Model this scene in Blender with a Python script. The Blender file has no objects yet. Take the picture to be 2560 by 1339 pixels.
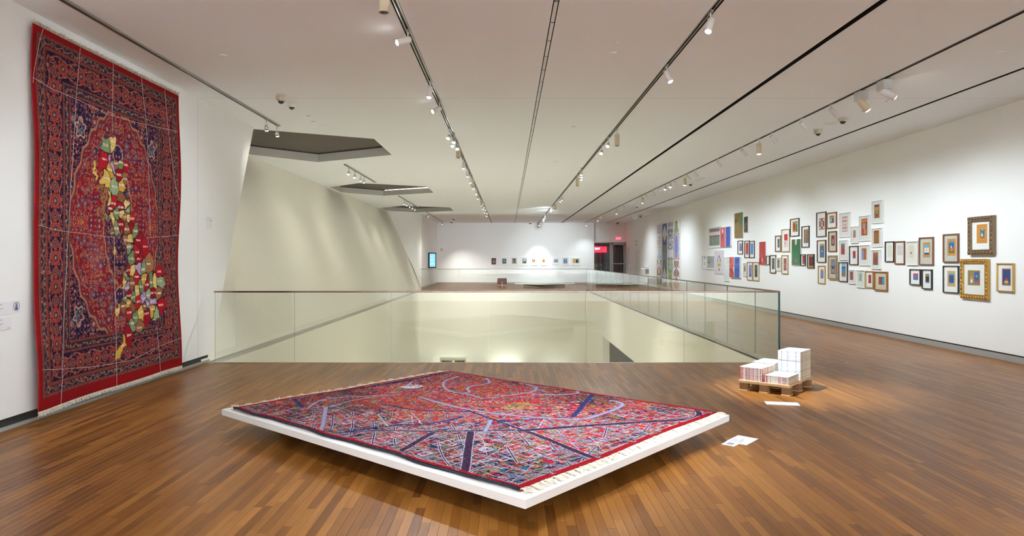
import bpy, bmesh, math, random
import numpy as np
from mathutils import Vector, Matrix

SC = bpy.context.scene
COL = SC.collection
F_PX = 1707.0
EYE = 1.55          # eye height
CEIL = 3.93
XL, XR = -4.56, 7.65
YFAR, YBACK = 44.0, -5.0
VX0, VX1, VY0, VY1 = -4.50, 4.09, 10.30, 35.30   # the opening in the floor
rnd = random.Random(7)

# ------------------------------------------------------------------ camera
cam_data = bpy.data.cameras.new('camera')
cam_data.sensor_width = 36.0
cam_data.lens = F_PX / 2560 * 36.0
cam_data.shift_x = (1280 - 1270) / 2560
cam_data.shift_y = (649 - 669.5) / 2560
cam_data.clip_end = 200
cam = bpy.data.objects.new('camera', cam_data)
cam.location = (0, 0, EYE)
cam.rotation_euler = (math.radians(90), 0, 0)
COL.objects.link(cam)
SC.camera = cam

# ------------------------------------------------------------------ world, exposure
w = bpy.data.worlds.new('world'); SC.world = w
w.use_nodes = True
w.node_tree.nodes['Background'].inputs[0].default_value = (0.9, 0.95, 1.0, 1)
w.node_tree.nodes['Background'].inputs[1].default_value = 0.05
SC.view_settings.view_transform = 'Standard'
SC.view_settings.look = 'None'
SC.view_settings.gamma = 1
SC.view_settings.use_curve_mapping = False
SC.view_settings.exposure = 1.36
SC.cycles.max_bounces = 14
SC.cycles.diffuse_bounces = 7
SC.cycles.glossy_bounces = 4
SC.cycles.transparent_max_bounces = 28
SC.cycles.sample_clamp_indirect = 6.0
SC.cycles.caustics_reflective = False
SC.cycles.caustics_refractive = False

# strengths of the lamps in the track heads (watts of the spot lamp) and their colours
COOL = (0.83, 0.935, 1.0); NEUT = (0.97, 0.965, 0.91); WARM = (0.98, 0.955, 0.82)
P_WALL, P_RUG, P_CARPET, P_DOWN, P_WARM = 86, 58, 270, 230, 150

# ------------------------------------------------------------------ helpers
def lin(c):
    if isinstance(c, int): c = ((c >> 16) / 255, (c >> 8 & 255) / 255, (c & 255) / 255)
    return tuple((x / 12.92 if x <= .04045 else ((x + .055) / 1.055) ** 2.4) for x in c)

def nlin(a):
    return np.where(a <= .04045, a / 12.92, ((np.maximum(a, 0) + .055) / 1.055) ** 2.4)

def nd(m, t, **kw):
    n = m.node_tree.nodes.new(t)
    for k, v in kw.items(): setattr(n, k, v)
    return n

def lk(m, a, b): m.node_tree.links.new(a, b)

def mat(name, color, rough=.5, metal=0., spec=.5, emit=None, estr=0., bump=0., bscale=200., coat=0., vary=0., vscale=3.):
    m = bpy.data.materials.new(name); m.use_nodes = True
    b = m.node_tree.nodes['Principled BSDF']
    c = lin(color) if isinstance(color, int) else color
    b.inputs['Base Color'].default_value = (*c, 1)
    b.inputs['Roughness'].default_value = rough
    b.inputs['Metallic'].default_value = metal
    b.inputs['Specular IOR Level'].default_value = spec
    if coat: b.inputs['Coat Weight'].default_value = coat; b.inputs['Coat Roughness'].default_value = .1
    if emit is not None:
        b.inputs['Emission Color'].default_value = (*(lin(emit) if isinstance(emit, int) else emit), 1)
        b.inputs['Emission Strength'].default_value = estr
    if bump or vary:
        geo = nd(m, 'ShaderNodeNewGeometry')
    if bump:
        n = nd(m, 'ShaderNodeTexNoise'); n.inputs['Scale'].default_value = bscale
        bp = nd(m, 'ShaderNodeBump'); bp.inputs['Strength'].default_value = bump; bp.inputs['Distance'].default_value = .002
        lk(m, geo.outputs['Position'], n.inputs['Vector']); lk(m, n.outputs[0], bp.inputs['Height']); lk(m, bp.outputs[0], b.inputs['Normal'])
    if vary:
        n = nd(m, 'ShaderNodeTexNoise'); n.inputs['Scale'].default_value = vscale; n.inputs['Detail'].default_value = 6
        mp = nd(m, 'ShaderNodeMapRange'); mp.inputs['To Min'].default_value = 1 - vary; mp.inputs['To Max'].default_value = 1 + vary
        hs = nd(m, 'ShaderNodeHueSaturation'); hs.inputs['Color'].default_value = (*c, 1)
        lk(m, geo.outputs['Position'], n.inputs['Vector']); lk(m, n.outputs[0], mp.inputs['Value'])
        lk(m, mp.outputs[0], hs.inputs['Value']); lk(m, hs.outputs[0], b.inputs['Base Color'])
    return m

def attr_mat(name, rough=.85, spec=.3, bump=0., bscale=300., sheen=0.):
    m = mat(name, 0x808080, rough, spec=spec, bump=bump, bscale=bscale)
    b = m.node_tree.nodes['Principled BSDF']
    a = nd(m, 'ShaderNodeVertexColor'); a.layer_name = 'tint'
    lk(m, a.outputs[0], b.inputs['Base Color'])
    if sheen: b.inputs['Sheen Weight'].default_value = sheen
    return m

def glass_mat(name, tint=(.93, .965, .945), ior=1.5):
    m = bpy.data.materials.new(name); m.use_nodes = True
    nt = m.node_tree; nt.nodes.clear()
    out = nd(m, 'ShaderNodeOutputMaterial'); mix = nd(m, 'ShaderNodeMixShader')
    tr = nd(m, 'ShaderNodeBsdfTransparent'); tr.inputs[0].default_value = (*tint, 1)
    gl = nd(m, 'ShaderNodeBsdfGlossy'); gl.inputs['Roughness'].default_value = 0.0
    gl.inputs['Color'].default_value = (.95, .98, .97, 1)
    fr = nd(m, 'ShaderNodeFresnel'); geo = nd(m, 'ShaderNodeNewGeometry'); mr = nd(m, 'ShaderNodeMapRange')
    mr.inputs['To Min'].default_value = ior; mr.inputs['To Max'].default_value = 1 / ior
    lk(m, geo.outputs['Backfacing'], mr.inputs['Value']); lk(m, mr.outputs[0], fr.inputs['IOR'])
    lk(m, fr.outputs[0], mix.inputs[0]); lk(m, tr.outputs[0], mix.inputs[1]); lk(m, gl.outputs[0], mix.inputs[2])
    lk(m, mix.outputs[0], out.inputs['Surface'])
    return m

class MB:
    """collects geometry and links it as one mesh object"""
    def __init__(s): s.v = []; s.f = []; s.m = []; s.c = []; s.smooth = []
    def face(s, pts, mi=0, c=None, sm=False):
        i = len(s.v); s.v += [tuple(p) for p in pts]; s.f.append(tuple(range(i, i + len(pts)))); s.m.append(mi); s.c.append(c); s.smooth.append(sm)
    def idx(s, verts, faces, mi=0, c=None, sm=False):
        i = len(s.v); s.v += [tuple(p) for p in verts]
        for f in faces: s.f.append(tuple(i + k for k in f)); s.m.append(mi); s.c.append(c); s.smooth.append(sm)
    def box(s, x0, x1, y0, y1, z0, z1, mi=0, c=None, M=None):
        v = [(x, y, z) for z in (z0, z1) for y in (y0, y1) for x in (x0, x1)]
        if M is not None: v = [M @ Vector(p) for p in v]
        s.idx(v, [(0, 2, 3, 1), (4, 5, 7, 6), (0, 1, 5, 4), (2, 6, 7, 3), (0, 4, 6, 2), (1, 3, 7, 5)], mi, c)
    def bbox(s, x0, x1, y0, y1, z0, z1, b=.003, mi=0, c=None, M=None):
        """box with chamfered edges"""
        b = min(b, (x1 - x0) / 2.5, (y1 - y0) / 2.5, (z1 - z0) / 2.5)
        lo = Vector((x0, y0, z0)); hi = Vector((x1, y1, z1))
        v = []; ix = {}
        for sx in (0, 1):
            for sy in (0, 1):
                for sz in (0, 1):
                    for ax in range(3):
                        p = Vector((hi.x if sx else lo.x, hi.y if sy else lo.y, hi.z if sz else lo.z))
                        for k, sg in enumerate((sx, sy, sz)):
                            if k != ax: p[k] += -b if sg else b
                        ix[(sx, sy, sz, ax)] = len(v); v.append(p)
        f = []
        for ax in range(3):
            o = [k for k in range(3) if k != ax]
            for sg in (0, 1):
                q = []
                for a, bb in ((0, 0), (1, 0), (1, 1), (0, 1)):
                    t = [0, 0, 0]; t[ax] = sg; t[o[0]] = a; t[o[1]] = bb; q.append(ix[(*t, ax)])
                f.append(tuple(q))
            for a in (0, 1):
                for bb in (0, 1):
                    t0 = [0, 0, 0]; t1 = [0, 0, 0]
                    t0[o[0]] = t1[o[0]] = a; t0[o[1]] = t1[o[1]] = bb; t1[ax] = 1
                    f.append((ix[(*t0, o[0])], ix[(*t1, o[0])], ix[(*t1, o[1])], ix[(*t0, o[1])]))
        for sx in (0, 1):
            for sy in (0, 1):
                for sz in (0, 1): f.append(tuple(ix[(sx, sy, sz, k)] for k in range(3)))
        cen = (lo + hi) / 2; ff = []
        for q in f:
            n = (v[q[1]] - v[q[0]]).cross(v[q[2]] - v[q[0]]); m_ = sum((v[k] for k in q), Vector()) / len(q)
            ff.append(q if n.dot(m_ - cen) > 0 else q[::-1])
        if M is not None: v = [M @ p for p in v]
        s.idx(v, ff, mi, c)
    def tube(s, pts, r, n=8, mi=0, c=None, caps=True, r1=None):
        pts = [Vector(p) for p in pts]; rings = []
        ref = None
        for i, p in enumerate(pts):
            t = (pts[min(i + 1, len(pts) - 1)] - pts[max(i - 1, 0)]).normalized()
            if ref is None:
                ref = Vector((0, 0, 1)) if abs(t.z) < .9 else Vector((1, 0, 0))
            a = t.cross(ref).normalized(); b = t.cross(a).normalized()
            rr = r if r1 is None else r + (r1 - r) * i / (len(pts) - 1)
            rings.append([p + a * rr * math.cos(2 * math.pi * k / n) + b * rr * math.sin(2 * math.pi * k / n) for k in range(n)])
        v = [q for ring in rings for q in ring]; f = []
        for i in range(len(pts) - 1):
            for k in range(n):
                f.append((i * n + k, i * n + (k + 1) % n, (i + 1) * n + (k + 1) % n, (i + 1) * n + k))
        s.idx(v, f, mi, c, n > 6)
        if caps:
            s.face(rings[0], mi, c); s.face(rings[-1][::-1], mi, c)
    def lathe(s, prof, n=20, mi=0, c=None, M=None):
        v = []; f = []
        for r, z in prof:
            for k in range(n): v.append(Vector((r * math.cos(2 * math.pi * k / n), r * math.sin(2 * math.pi * k / n), z)))
        for i in range(len(prof) - 1):
            for k in range(n): f.append((i * n + k, i * n + (k + 1) % n, (i + 1) * n + (k + 1) % n, (i + 1) * n + k))
        if M is not None: v = [M @ p for p in v]
        s.idx(v, f, mi, c, True)
    def prism(s, poly, z0, z1, mi=0, c=None, M=None):
        a = [Vector((x, y, z0)) for x, y in poly]; b = [Vector((x, y, z1)) for x, y in poly]
        if M is not None: a = [M @ p for p in a]; b = [M @ p for p in b]
        s.face(a[::-1], mi, c); s.face(b, mi, c)
        n = len(poly)
        for i in range(n): s.face((a[i], a[(i + 1) % n], b[(i + 1) % n], b[i]), mi, c)
    def mesh(s, name, mats):
        me = bpy.data.meshes.new(name)
        me.from_pydata(s.v, [], s.f)
        for m in (mats if isinstance(mats, (list, tuple)) else [mats]): me.materials.append(m)
        me.polygons.foreach_set('material_index', s.m)
        me.polygons.foreach_set('use_smooth', s.smooth)
        if any(c is not None for c in s.c):
            at = me.color_attributes.new('tint', 'FLOAT_COLOR', 'CORNER')
            arr = []
            for f, c in zip(s.f, s.c):
                arr += list((*(c or (1, 1, 1)), 1.0)) * len(f)
            at.data.foreach_set('color', arr)
        me.update()
        return me
    def build(s, name, mats, parent=None, **kw):
        return link(name, s.mesh(name, mats), parent, **kw)

def link(name, me, parent=None, loc=None, rot=None, **kw):
    o = bpy.data.objects.new(name, me); COL.objects.link(o)
    if parent is not None: o.parent = parent
    if loc is not None: o.location = loc
    if rot is not None: o.rotation_euler = rot
    for k, v in kw.items(): o[k] = v
    return o

def thing(name, label, cat, loc=(0, 0, 0), rz=0., group=None):
    o = bpy.data.objects.new(name, None); COL.objects.link(o)
    o.location = loc; o.rotation_euler = (0, 0, rz); o.empty_display_size = .1
    o['label'] = label; o['category'] = cat
    if group: o['group'] = group
    return o

def struct(name, mb, m, label=None, parent=None):
    o = mb.build(name, m, parent); o['kind'] = 'structure'
    if label: o['label'] = label; o['category'] = name.split('_')[0]
    return o

def noise2(x, y, seed=0):
    """smooth value noise in numpy, 0..1"""
    xi = np.floor(x).astype(np.int64); yi = np.floor(y).astype(np.int64)
    fx = x - xi; fy = y - yi
    fx = fx * fx * (3 - 2 * fx); fy = fy * fy * (3 - 2 * fy)
    def hsh(a, b): return h2(a, b, seed)
    return (hsh(xi, yi) * (1 - fx) + hsh(xi + 1, yi) * fx) * (1 - fy) + (hsh(xi, yi + 1) * (1 - fx) + hsh(xi + 1, yi + 1) * fx) * fy

def h2(a, b, seed=0):
    n = (a * 374761393 + b * 668265263 + seed * 1274126177) & 0xffffffff
    n = ((n ^ (n >> 13)) * 1274126177) & 0xffffffff
    n = (n ^ (n >> 16)) & 0xffffffff
    return n / 4294967296.0

def grid_mesh(name, P, colors, m):
    """P: (ny,nx,3) points; colours per point in sRGB"""
    ny, nx, _ = P.shape
    me = bpy.data.meshes.new(name)
    me.vertices.add(nx * ny); me.vertices.foreach_set('co', P.reshape(-1).astype(np.float32))
    i = np.arange((ny - 1) * (nx - 1)); r = i // (nx - 1); c = i % (nx - 1)
    a = r * nx + c
    q = np.stack([a, a + 1, a + 1 + nx, a + nx], 1).reshape(-1)
    me.loops.add(len(q)); me.loops.foreach_set('vertex_index', q.astype(np.int32))
    me.polygons.add(len(i))
    me.polygons.foreach_set('loop_start', (i * 4).astype(np.int32))
    me.update(calc_edges=True)
    me.polygons.foreach_set('use_smooth', np.ones(len(i), dtype=bool))
    at = me.color_attributes.new('tint', 'FLOAT_COLOR', 'POINT')
    cc = np.ones((nx * ny, 4), np.float32); cc[:, :3] = nlin(colors.reshape(-1, 3))
    at.data.foreach_set('color', cc.reshape(-1))
    me.materials.append(m); me.update()
    return me

def spot(name, parent_or_none, loc, target, watts, color, angle=50, blend=1.0, size=.03):
    d = bpy.data.lights.new(name, 'SPOT'); d.energy = watts; d.color = color
    d.spot_size = math.radians(angle); d.spot_blend = blend; d.shadow_soft_size = size
    o = bpy.data.objects.new(name, d); COL.objects.link(o)
    o.location = loc
    o.rotation_euler = (Vector(target) - Vector(loc)).to_track_quat('-Z', 'Y').to_euler()
    return o

# ------------------------------------------------------------------ materials
M_WALL = mat('wall_paint', (.85, .865, .86), .65, spec=.25, bump=.05, bscale=90)
M_WALLC = mat('recess_paint', (.86, .84, .74), .65, spec=.25, bump=.05, bscale=90)
M_CEIL = mat('ceiling_paint', (.85, .89, .925), .75, spec=.2)
M_DARK = mat('slot_black', 0x0d0d0d, .6)
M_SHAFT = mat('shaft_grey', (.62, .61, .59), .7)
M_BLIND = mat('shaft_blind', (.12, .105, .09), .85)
M_BASE = mat('base_grey', (.33, .325, .31), .5, vary=.06)
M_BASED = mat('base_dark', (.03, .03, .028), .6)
M_STEEL = mat('brushed_steel', (.42, .41, .39), .35, metal=.9, vary=.06, vscale=20)
M_ALU = mat('aluminium', (.33, .33, .32), .4, metal=.8)
M_CHROME = mat('chrome', (.62, .62, .62), .14, metal=1.)
M_WHITE = mat('white_enamel', (.78, .78, .77), .4)
M_BEIGE = mat('beige_enamel', (.62, .53, .37), .5)
M_BRONZE = mat('bronze_cap', (.26, .17, .135), .16, metal=1., vary=.05, vscale=10)
M_OLIVE = mat('olive_cap', (.20, .18, .135), .3, metal=.9)
M_LENS = mat('lamp_lens', (.9, .9, .9), .3, emit=(1, .985, .95), estr=14)
M_LENSC = mat('lamp_lens_cool', (.9, .9, .9), .3, emit=(.95, .98, 1), estr=14)
M_LENSD = mat('lens_dark', (.05, .05, .05), .15)
M_GLASS = glass_mat('clear_glass', (.968, .985, .972))
M_PGLASS = glass_mat('picture_glass', (.985, .99, .985), 1.22)
M_SHIELD = glass_mat('clear_shield', (.80, .82, .80))
M_GEDGE = mat('glass_edge', (.02, .10, .10), .15)
M_JOINT = mat('glass_joint', (.22, .28, .26), .3)
M_PRINT = attr_mat('printed_sheet', .7)
M_RUG = attr_mat('rug_pile', .95, .1, bump=.35, bscale=420)
M_FRINGE = mat('fringe_cotton', (.72, .66, .55), .9, vary=.1, vscale=60)
M_FRINGEB = mat('fringe_tan', (.45, .37, .24), .9, vary=.15, vscale=60)
M_BIND = mat('carpet_binding', (.012, .012, .03), .9)
M_DECK = mat('deck_white', (.80, .79, .78), .45)
M_PINE = mat('pine', (.56, .37, .19), .6, vary=.12, vscale=14)
M_PINED = mat('pine_block', (.20, .10, .04), .65, vary=.16, vscale=16)
M_PAPER = mat('paper', (.85, .85, .84), .7)
M_MAT = mat('mount_board', (.78, .765, .735), .8)
M_LEATHER = mat('brown_leather', (.085, .035, .025), .45, bump=.2, bscale=120)
M_COPPER = mat('copper_legs', (.45, .22, .15), .3, metal=.8)
M_DOORF = mat('door_frame_grey', (.36, .37, .38), .35, metal=.3)
M_RED = mat('exit_red', (.5, .02, .04), .4, emit=(1., .03, .07), estr=4.5)
M_SIGN = mat('exit_housing', (.78, .74, .74), .4)
FRAMES = [
(25.246,2.376,1.522,0.771,0.034,'white','greyphotos',(0.08,0.11,0.90,0.93),'white framed sheet of two dark grey photographs beside the upper red-blue panel'),
(23.887,2.345,1.066,0.694,0.065,'acrylic','redblue',(0.00,0.00,1.00,1.00),'deep panel halved bright red and blue, beside the two grey photographs'),
(22.566,2.687,0.808,0.827,0.045,'acrylic','ochre',(0.00,0.00,1.00,1.00),'tall ochre panel with a green curve down its right edge, highest of the left cluster'),
(21.870,2.679,0.336,0.497,0.045,'acrylic','blackflower',(0.00,0.01,1.00,1.00),'narrow black panel with a red flower, right of the tall ochre panel'),
(22.449,1.957,0.486,0.451,0.026,'darkbrown','bluered',(0.27,0.24,0.82,0.79),'small dark brown frame with a blue print striped red, under the ochre panel'),
(21.819,1.885,0.448,0.551,0.026,'darkbrown','red',(0.17,0.20,0.76,0.87),'dark brown frame holding one plain red upright print'),
(21.369,1.874,0.430,0.532,0.026,'darkbrown','skyblue',(0.16,0.21,0.71,0.85),'dark brown frame holding one plain sky blue upright print'),
(26.601,1.463,0.504,0.504,0.026,'white','blackgold',(0.39,0.18,0.78,0.93),'small white frame with a black over gold strip, leftmost picture of the right wall'),
(25.724,1.441,0.943,0.515,0.034,'white','greyphoto',(0.03,0.11,0.94,0.97),'white framed hazy grey photograph left of the lilac pointed panel'),
(24.701,1.460,1.030,0.858,0.034,'lilac','lozenge',(0.14,0.11,0.92,0.92),'pale lilac panel with a grey and gold pointed lozenge'),
(23.848,1.221,0.594,0.850,0.030,'white','pale',(0.17,0.06,0.88,0.95),'tall white frame with almost blank pale sheet beside the lower red-blue panel'),
(22.918,1.296,1.024,0.693,0.065,'acrylic','redblue2',(0.00,0.01,1.00,1.00),'deep glossy panel halved red and blue, lower of the two such pairs'),
(22.019,1.230,0.306,0.426,0.026,'white','smallstrip',(0.22,0.35,0.64,0.82),'narrow little white frame beside the lower red and blue pair'),
(21.565,1.192,0.491,0.578,0.026,'gold','lilacblue',(0.30,0.19,0.76,0.84),'thin gold frame with a violet blue upright print'),
(21.032,1.191,0.523,0.578,0.026,'gold','darkgreen',(0.25,0.20,0.70,0.85),'thin gold frame with a dark green upright print'),
(20.462,1.744,0.501,0.689,0.040,'acrylic','redtall',(0.00,0.01,1.00,1.00),'tall glossy all red panel with faint writing low down'),
(20.070,1.533,0.254,0.269,0.026,'black','plainwhite',(0.35,0.17,0.80,0.88),'tiny black frame with white centre, tucked against the tall red panel'),
(19.672,1.424,0.431,0.518,0.030,'darkbrown','olive',(0.28,0.22,0.75,0.83),'dark brown frame with an olive upright print, in the lower row'),
(19.260,1.429,0.349,0.377,0.030,'white','olivepink',(0.19,0.22,0.64,0.85),'small white frame with a grey green print dotted pink'),
(18.828,1.419,0.431,0.517,0.030,'gold','magentagold',(0.25,0.19,0.74,0.83),'thin gold frame with a magenta print and gold ring'),
(19.311,2.006,0.398,0.457,0.026,'walnut','greenblue',(0.36,0.26,0.74,0.79),'small walnut frame with a narrow green print and blue spot'),
(18.778,2.078,0.547,0.624,0.030,'gold','redwhite',(0.30,0.23,0.71,0.78),'thin gold frame with a red square above white and pink blocks'),
(18.187,2.411,0.558,0.473,0.030,'darkbrown','ochregreen',(0.24,0.25,0.80,0.84),'dark brown frame, ochre and green print with red block, top of middle cluster'),
(17.526,2.140,0.434,0.548,0.030,'darkbrown','navygold',(0.26,0.21,0.82,0.84),'dark brown frame with a navy bordered gold lattice print'),
(18.072,1.747,0.544,0.692,0.040,'acrylic','greentall',(0.00,0.01,1.00,1.00),'tall all green panel with a pink tab at its top edge'),
(17.665,1.544,0.280,0.294,0.030,'black','redsmall',(0.29,0.15,0.77,0.87),'small black frame with red centre, right of the tall green panel'),
(17.221,1.514,0.385,0.354,0.030,'black','orangelattice',(0.11,0.04,0.90,0.96),'black frame with orange page and dark red lattice, right of the tall green panel'),
(16.642,2.409,0.505,0.602,0.030,'darkbrown','sunburst',(0.26,0.29,0.81,0.76),'dark brown frame with a red print and white corner fans around a blue star'),
(16.106,2.477,0.491,0.380,0.030,'orangewood','redteal',(0.27,0.34,0.72,0.80),'orange wood frame with a small red, teal and yellow square print'),
(16.064,1.980,0.407,0.485,0.030,'walnut','tealred',(0.31,0.28,0.74,0.81),'walnut frame with teal bordered print of a white figure on red'),
(16.628,1.755,0.460,0.546,0.030,'darkbrown','slate',(0.27,0.22,0.79,0.84),'dark brown frame with a slate blue print, yellow band on top and one white dot'),
(16.045,1.375,0.418,0.562,0.045,'tan','tealoval',(0.27,0.22,0.83,0.83),'deep tan frame with a pink oval on a teal print'),
(16.626,1.187,0.377,0.441,0.026,'gold','orangeblue',(0.30,0.29,0.71,0.79),'small gold frame with orange and blue print, beneath the slate blue print'),
(15.488,2.342,0.492,0.559,0.030,'white','tulips',(0.24,0.23,0.73,0.83),'white frame with rows of white tulips on red'),
(15.542,1.771,0.385,0.463,0.030,'white','redteal2',(0.17,0.28,0.62,0.83),'white frame with a red upright print topped teal, below the tulip print'),
(15.555,1.274,0.410,0.447,0.030,'darkbrown','bluedome',(0.30,0.25,0.75,0.98),'dark brown frame with a tall blue print and orange dome at its foot'),
(15.047,2.103,0.325,0.380,0.030,'white','tinyorange',(0.28,0.33,0.63,0.76),'small white frame with a tiny orange and violet print, right of the tulip print'),
(14.622,2.227,0.460,0.550,0.030,'white','orangeroom',(0.18,0.22,0.72,0.87),'white frame with navy edged orange interior scene'),
(14.114,2.541,0.437,0.476,0.030,'white','orangetop',(0.19,0.23,0.66,0.83),'white frame with orange print and blue bar, highest picture on the right wall'),
(14.132,2.011,0.401,0.400,0.030,'white','brownsheet',(0.17,0.19,0.67,0.87),'white frame with plain brown print under a red line'),
(15.073,1.646,0.391,0.420,0.030,'darkbrown','redpatch',(0.35,0.34,0.66,0.73),'dark brown frame, small red print in wide pale mat, among white frames'),
(14.622,1.648,0.430,0.448,0.030,'white','orangebars',(0.20,0.28,0.65,0.85),'white frame with orange, blue and red barred print, below the orange interior scene'),
(14.167,1.557,0.360,0.406,0.030,'white','brownniche',(0.15,0.22,0.69,0.87),'white frame with brown print and red niche, below the plain brown print'),
(15.161,1.172,0.293,0.318,0.026,'white','redbluesmall',(0.16,0.29,0.61,0.84),'small white frame with dark blue edged red print, in the bottom row'),
(14.776,1.138,0.345,0.388,0.030,'white','greytower',(0.21,0.37,0.62,0.84),'white frame with a faint grey green tower print, in the bottom row'),
(14.431,1.132,0.311,0.358,0.026,'gold','redcarpet',(0.33,0.29,0.70,0.78),'gold frame with a narrow red print, in the bottom row'),
(13.977,1.113,0.491,0.393,0.034,'orangewood','redtealhalf',(0.32,0.32,0.75,0.72),'orange wood frame with tan mat and half red, half teal print'),
(13.662,1.712,0.316,0.411,0.030,'black','cream',(0.26,0.25,0.72,0.82),'thin black frame with one plain cream sheet'),
(13.314,1.686,0.341,0.454,0.026,'walnut','script',(0.21,0.40,0.80,0.85),'walnut frame with faint lines of script on pale paper'),
(12.900,1.676,0.370,0.462,0.034,'white','cross',(0.18,0.31,0.65,0.82),'white frame with a cream sheet and tiny black cross'),
(12.466,1.706,0.428,0.511,0.030,'walnut','boat',(0.26,0.28,0.75,0.82),'walnut frame, grey mat, orange bordered sea scene with an orange figure'),
(11.768,1.750,0.408,0.494,0.034,'walnut','hill',(0.25,0.24,0.79,0.83),'walnut frame with orange bordered blue sky and green hill scene, above the black frame'),
(11.771,1.213,0.414,0.470,0.030,'black','bluebirds',(0.25,0.24,0.76,0.81),'large black frame with tan bordered blue patterned print'),
(12.797,1.225,0.334,0.297,0.034,'black','redbluesq',(0.29,0.32,0.74,0.73),'thin black frame with a small red over blue square, under the cross sheet'),
(12.435,1.195,0.293,0.359,0.034,'black','goldblack',(0.31,0.32,0.69,0.78),'thin black frame with small gold topped black print under the sea scene'),
(10.994,1.940,0.593,0.619,0.055,'bronzeornate','moonswan',(0.33,0.30,0.74,0.79),'heavy carved dark bronze frame with an orange bordered night scene'),
(11.161,1.236,0.662,0.651,0.045,'goldornate','candle',(0.25,0.34,0.70,0.72),'heavy carved gold frame with green bordered two part scene'),
(10.479,1.278,0.358,0.438,0.034,'gold','nightlamp',(0.26,0.21,0.83,0.84),'thin gold frame with red bordered deep blue night scene, rightmost picture'),
]
FAR_FRAMES = [
(-0.920,1.458,0.284,0.407,'maroon','fw_maroon',(0.00,0.00,1.00,1.00),'maroon edged small picture with no white frame, leftmost on the far wall'),
(-0.225,1.455,0.468,0.541,'whitef','fw_browncyan',(0.20,0.22,0.74,0.81),'white frame with a brown edged cyan print, second from left on the far wall'),
(0.406,1.465,0.483,0.586,'whitef','fw_goldblue',(0.20,0.22,0.78,0.82),'white frame with gold edged blue and navy print on the far wall'),
(1.045,1.461,0.463,0.563,'whitef','fw_green',(0.26,0.25,0.79,0.79),'white frame with a dark green bordered print on the far wall'),
(1.679,1.455,0.463,0.541,'whitef','fw_yellow',(0.27,0.36,0.62,0.72),'white frame with a small yellow and brown square print on the far wall'),
(2.311,1.455,0.460,0.541,'whitef','fw_orange',(0.31,0.36,0.62,0.72),'white frame with a small yellow and orange print, right of the yellow and brown one'),
(3.075,1.458,0.428,0.407,'whitef','fw_greyblue',(0.24,0.32,0.80,0.77),'low white frame with grey blue wide print on the far wall'),
(3.683,1.463,0.448,0.558,'whitef','fw_lightblue',(0.22,0.20,0.83,0.82),'white frame with a light blue bordered print, second from right on the far wall'),
(4.347,1.448,0.538,0.468,'whitef','fw_orangegreen',(0.21,0.28,0.88,0.82),'wide white frame with orange and green print, rightmost on the far wall'),
]
MAP_OUTLINE = [(1.084,2.914),(1.132,2.927),(1.179,2.913),(1.277,2.939),(1.335,2.969),(1.394,2.946),(1.385,2.877),(1.343,2.826),(1.302,2.767),(1.260,2.727),(1.285,2.707),(1.277,2.649),(1.297,2.676),(1.360,2.704),(1.411,2.692),(1.462,2.709),(1.541,2.725),(1.603,2.730),(1.642,2.690),(1.612,2.557),(1.585,2.514),(1.612,2.487),(1.567,2.453),(1.571,2.394),(1.532,2.345),(1.558,2.314),(1.576,2.276),(1.642,2.232),(1.671,2.184),(1.657,2.123),(1.711,2.137),(1.767,2.050),(1.786,1.970),(1.827,1.962),(1.857,1.891),(1.823,1.839),(1.834,1.873),(1.933,1.883),(2.034,1.807),(2.111,1.687),(2.142,1.633),(2.208,1.538),(2.208,1.400),(2.221,1.373),(2.243,1.455),(2.351,1.484),(2.457,1.438),(2.462,1.354),(2.479,1.226),(2.429,1.171),(2.384,1.047),(2.496,1.013),(2.496,0.942),(2.412,0.891),(2.384,0.823),(2.243,0.780),(2.111,0.771),(1.996,0.728),(1.908,0.664),(1.810,0.665),(1.743,0.681),(1.679,0.610),(1.656,0.521),(1.575,0.518),(1.534,0.549),(1.467,0.522),(1.397,0.400),(1.300,0.406),(1.321,0.479),(1.397,0.543),(1.463,0.610),(1.474,0.697),(1.507,0.769),(1.598,0.786),(1.610,0.823),(1.575,0.862),(1.530,0.916),(1.445,0.935),(1.423,0.996),(1.375,0.891),(1.315,0.896),(1.317,0.985),(1.397,1.041),(1.441,1.076),(1.503,1.110),(1.552,1.145),(1.564,1.193),(1.474,1.189),(1.480,1.262),(1.386,1.253),(1.414,1.327),(1.503,1.400),(1.534,1.431),(1.598,1.452),(1.594,1.500),(1.605,1.602),(1.571,1.666),(1.557,1.716),(1.503,1.740),(1.492,1.816),(1.507,1.892),(1.506,1.828),(1.480,1.896),(1.445,1.865),(1.360,1.828),(1.285,1.835),(1.220,1.842),(1.247,1.890),(1.277,1.953),(1.260,2.019),(1.228,2.093),(1.204,2.157),(1.215,2.234),(1.220,2.367),(1.139,2.363),(1.139,2.405),(1.038,2.373),(1.030,2.429),(1.069,2.462),(1.139,2.517),(1.124,2.571),(1.038,2.513),(1.007,2.565),(1.030,2.632),(0.999,2.656),(1.066,2.702),(1.038,2.735),(1.069,2.805),(1.092,2.837)]
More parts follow.
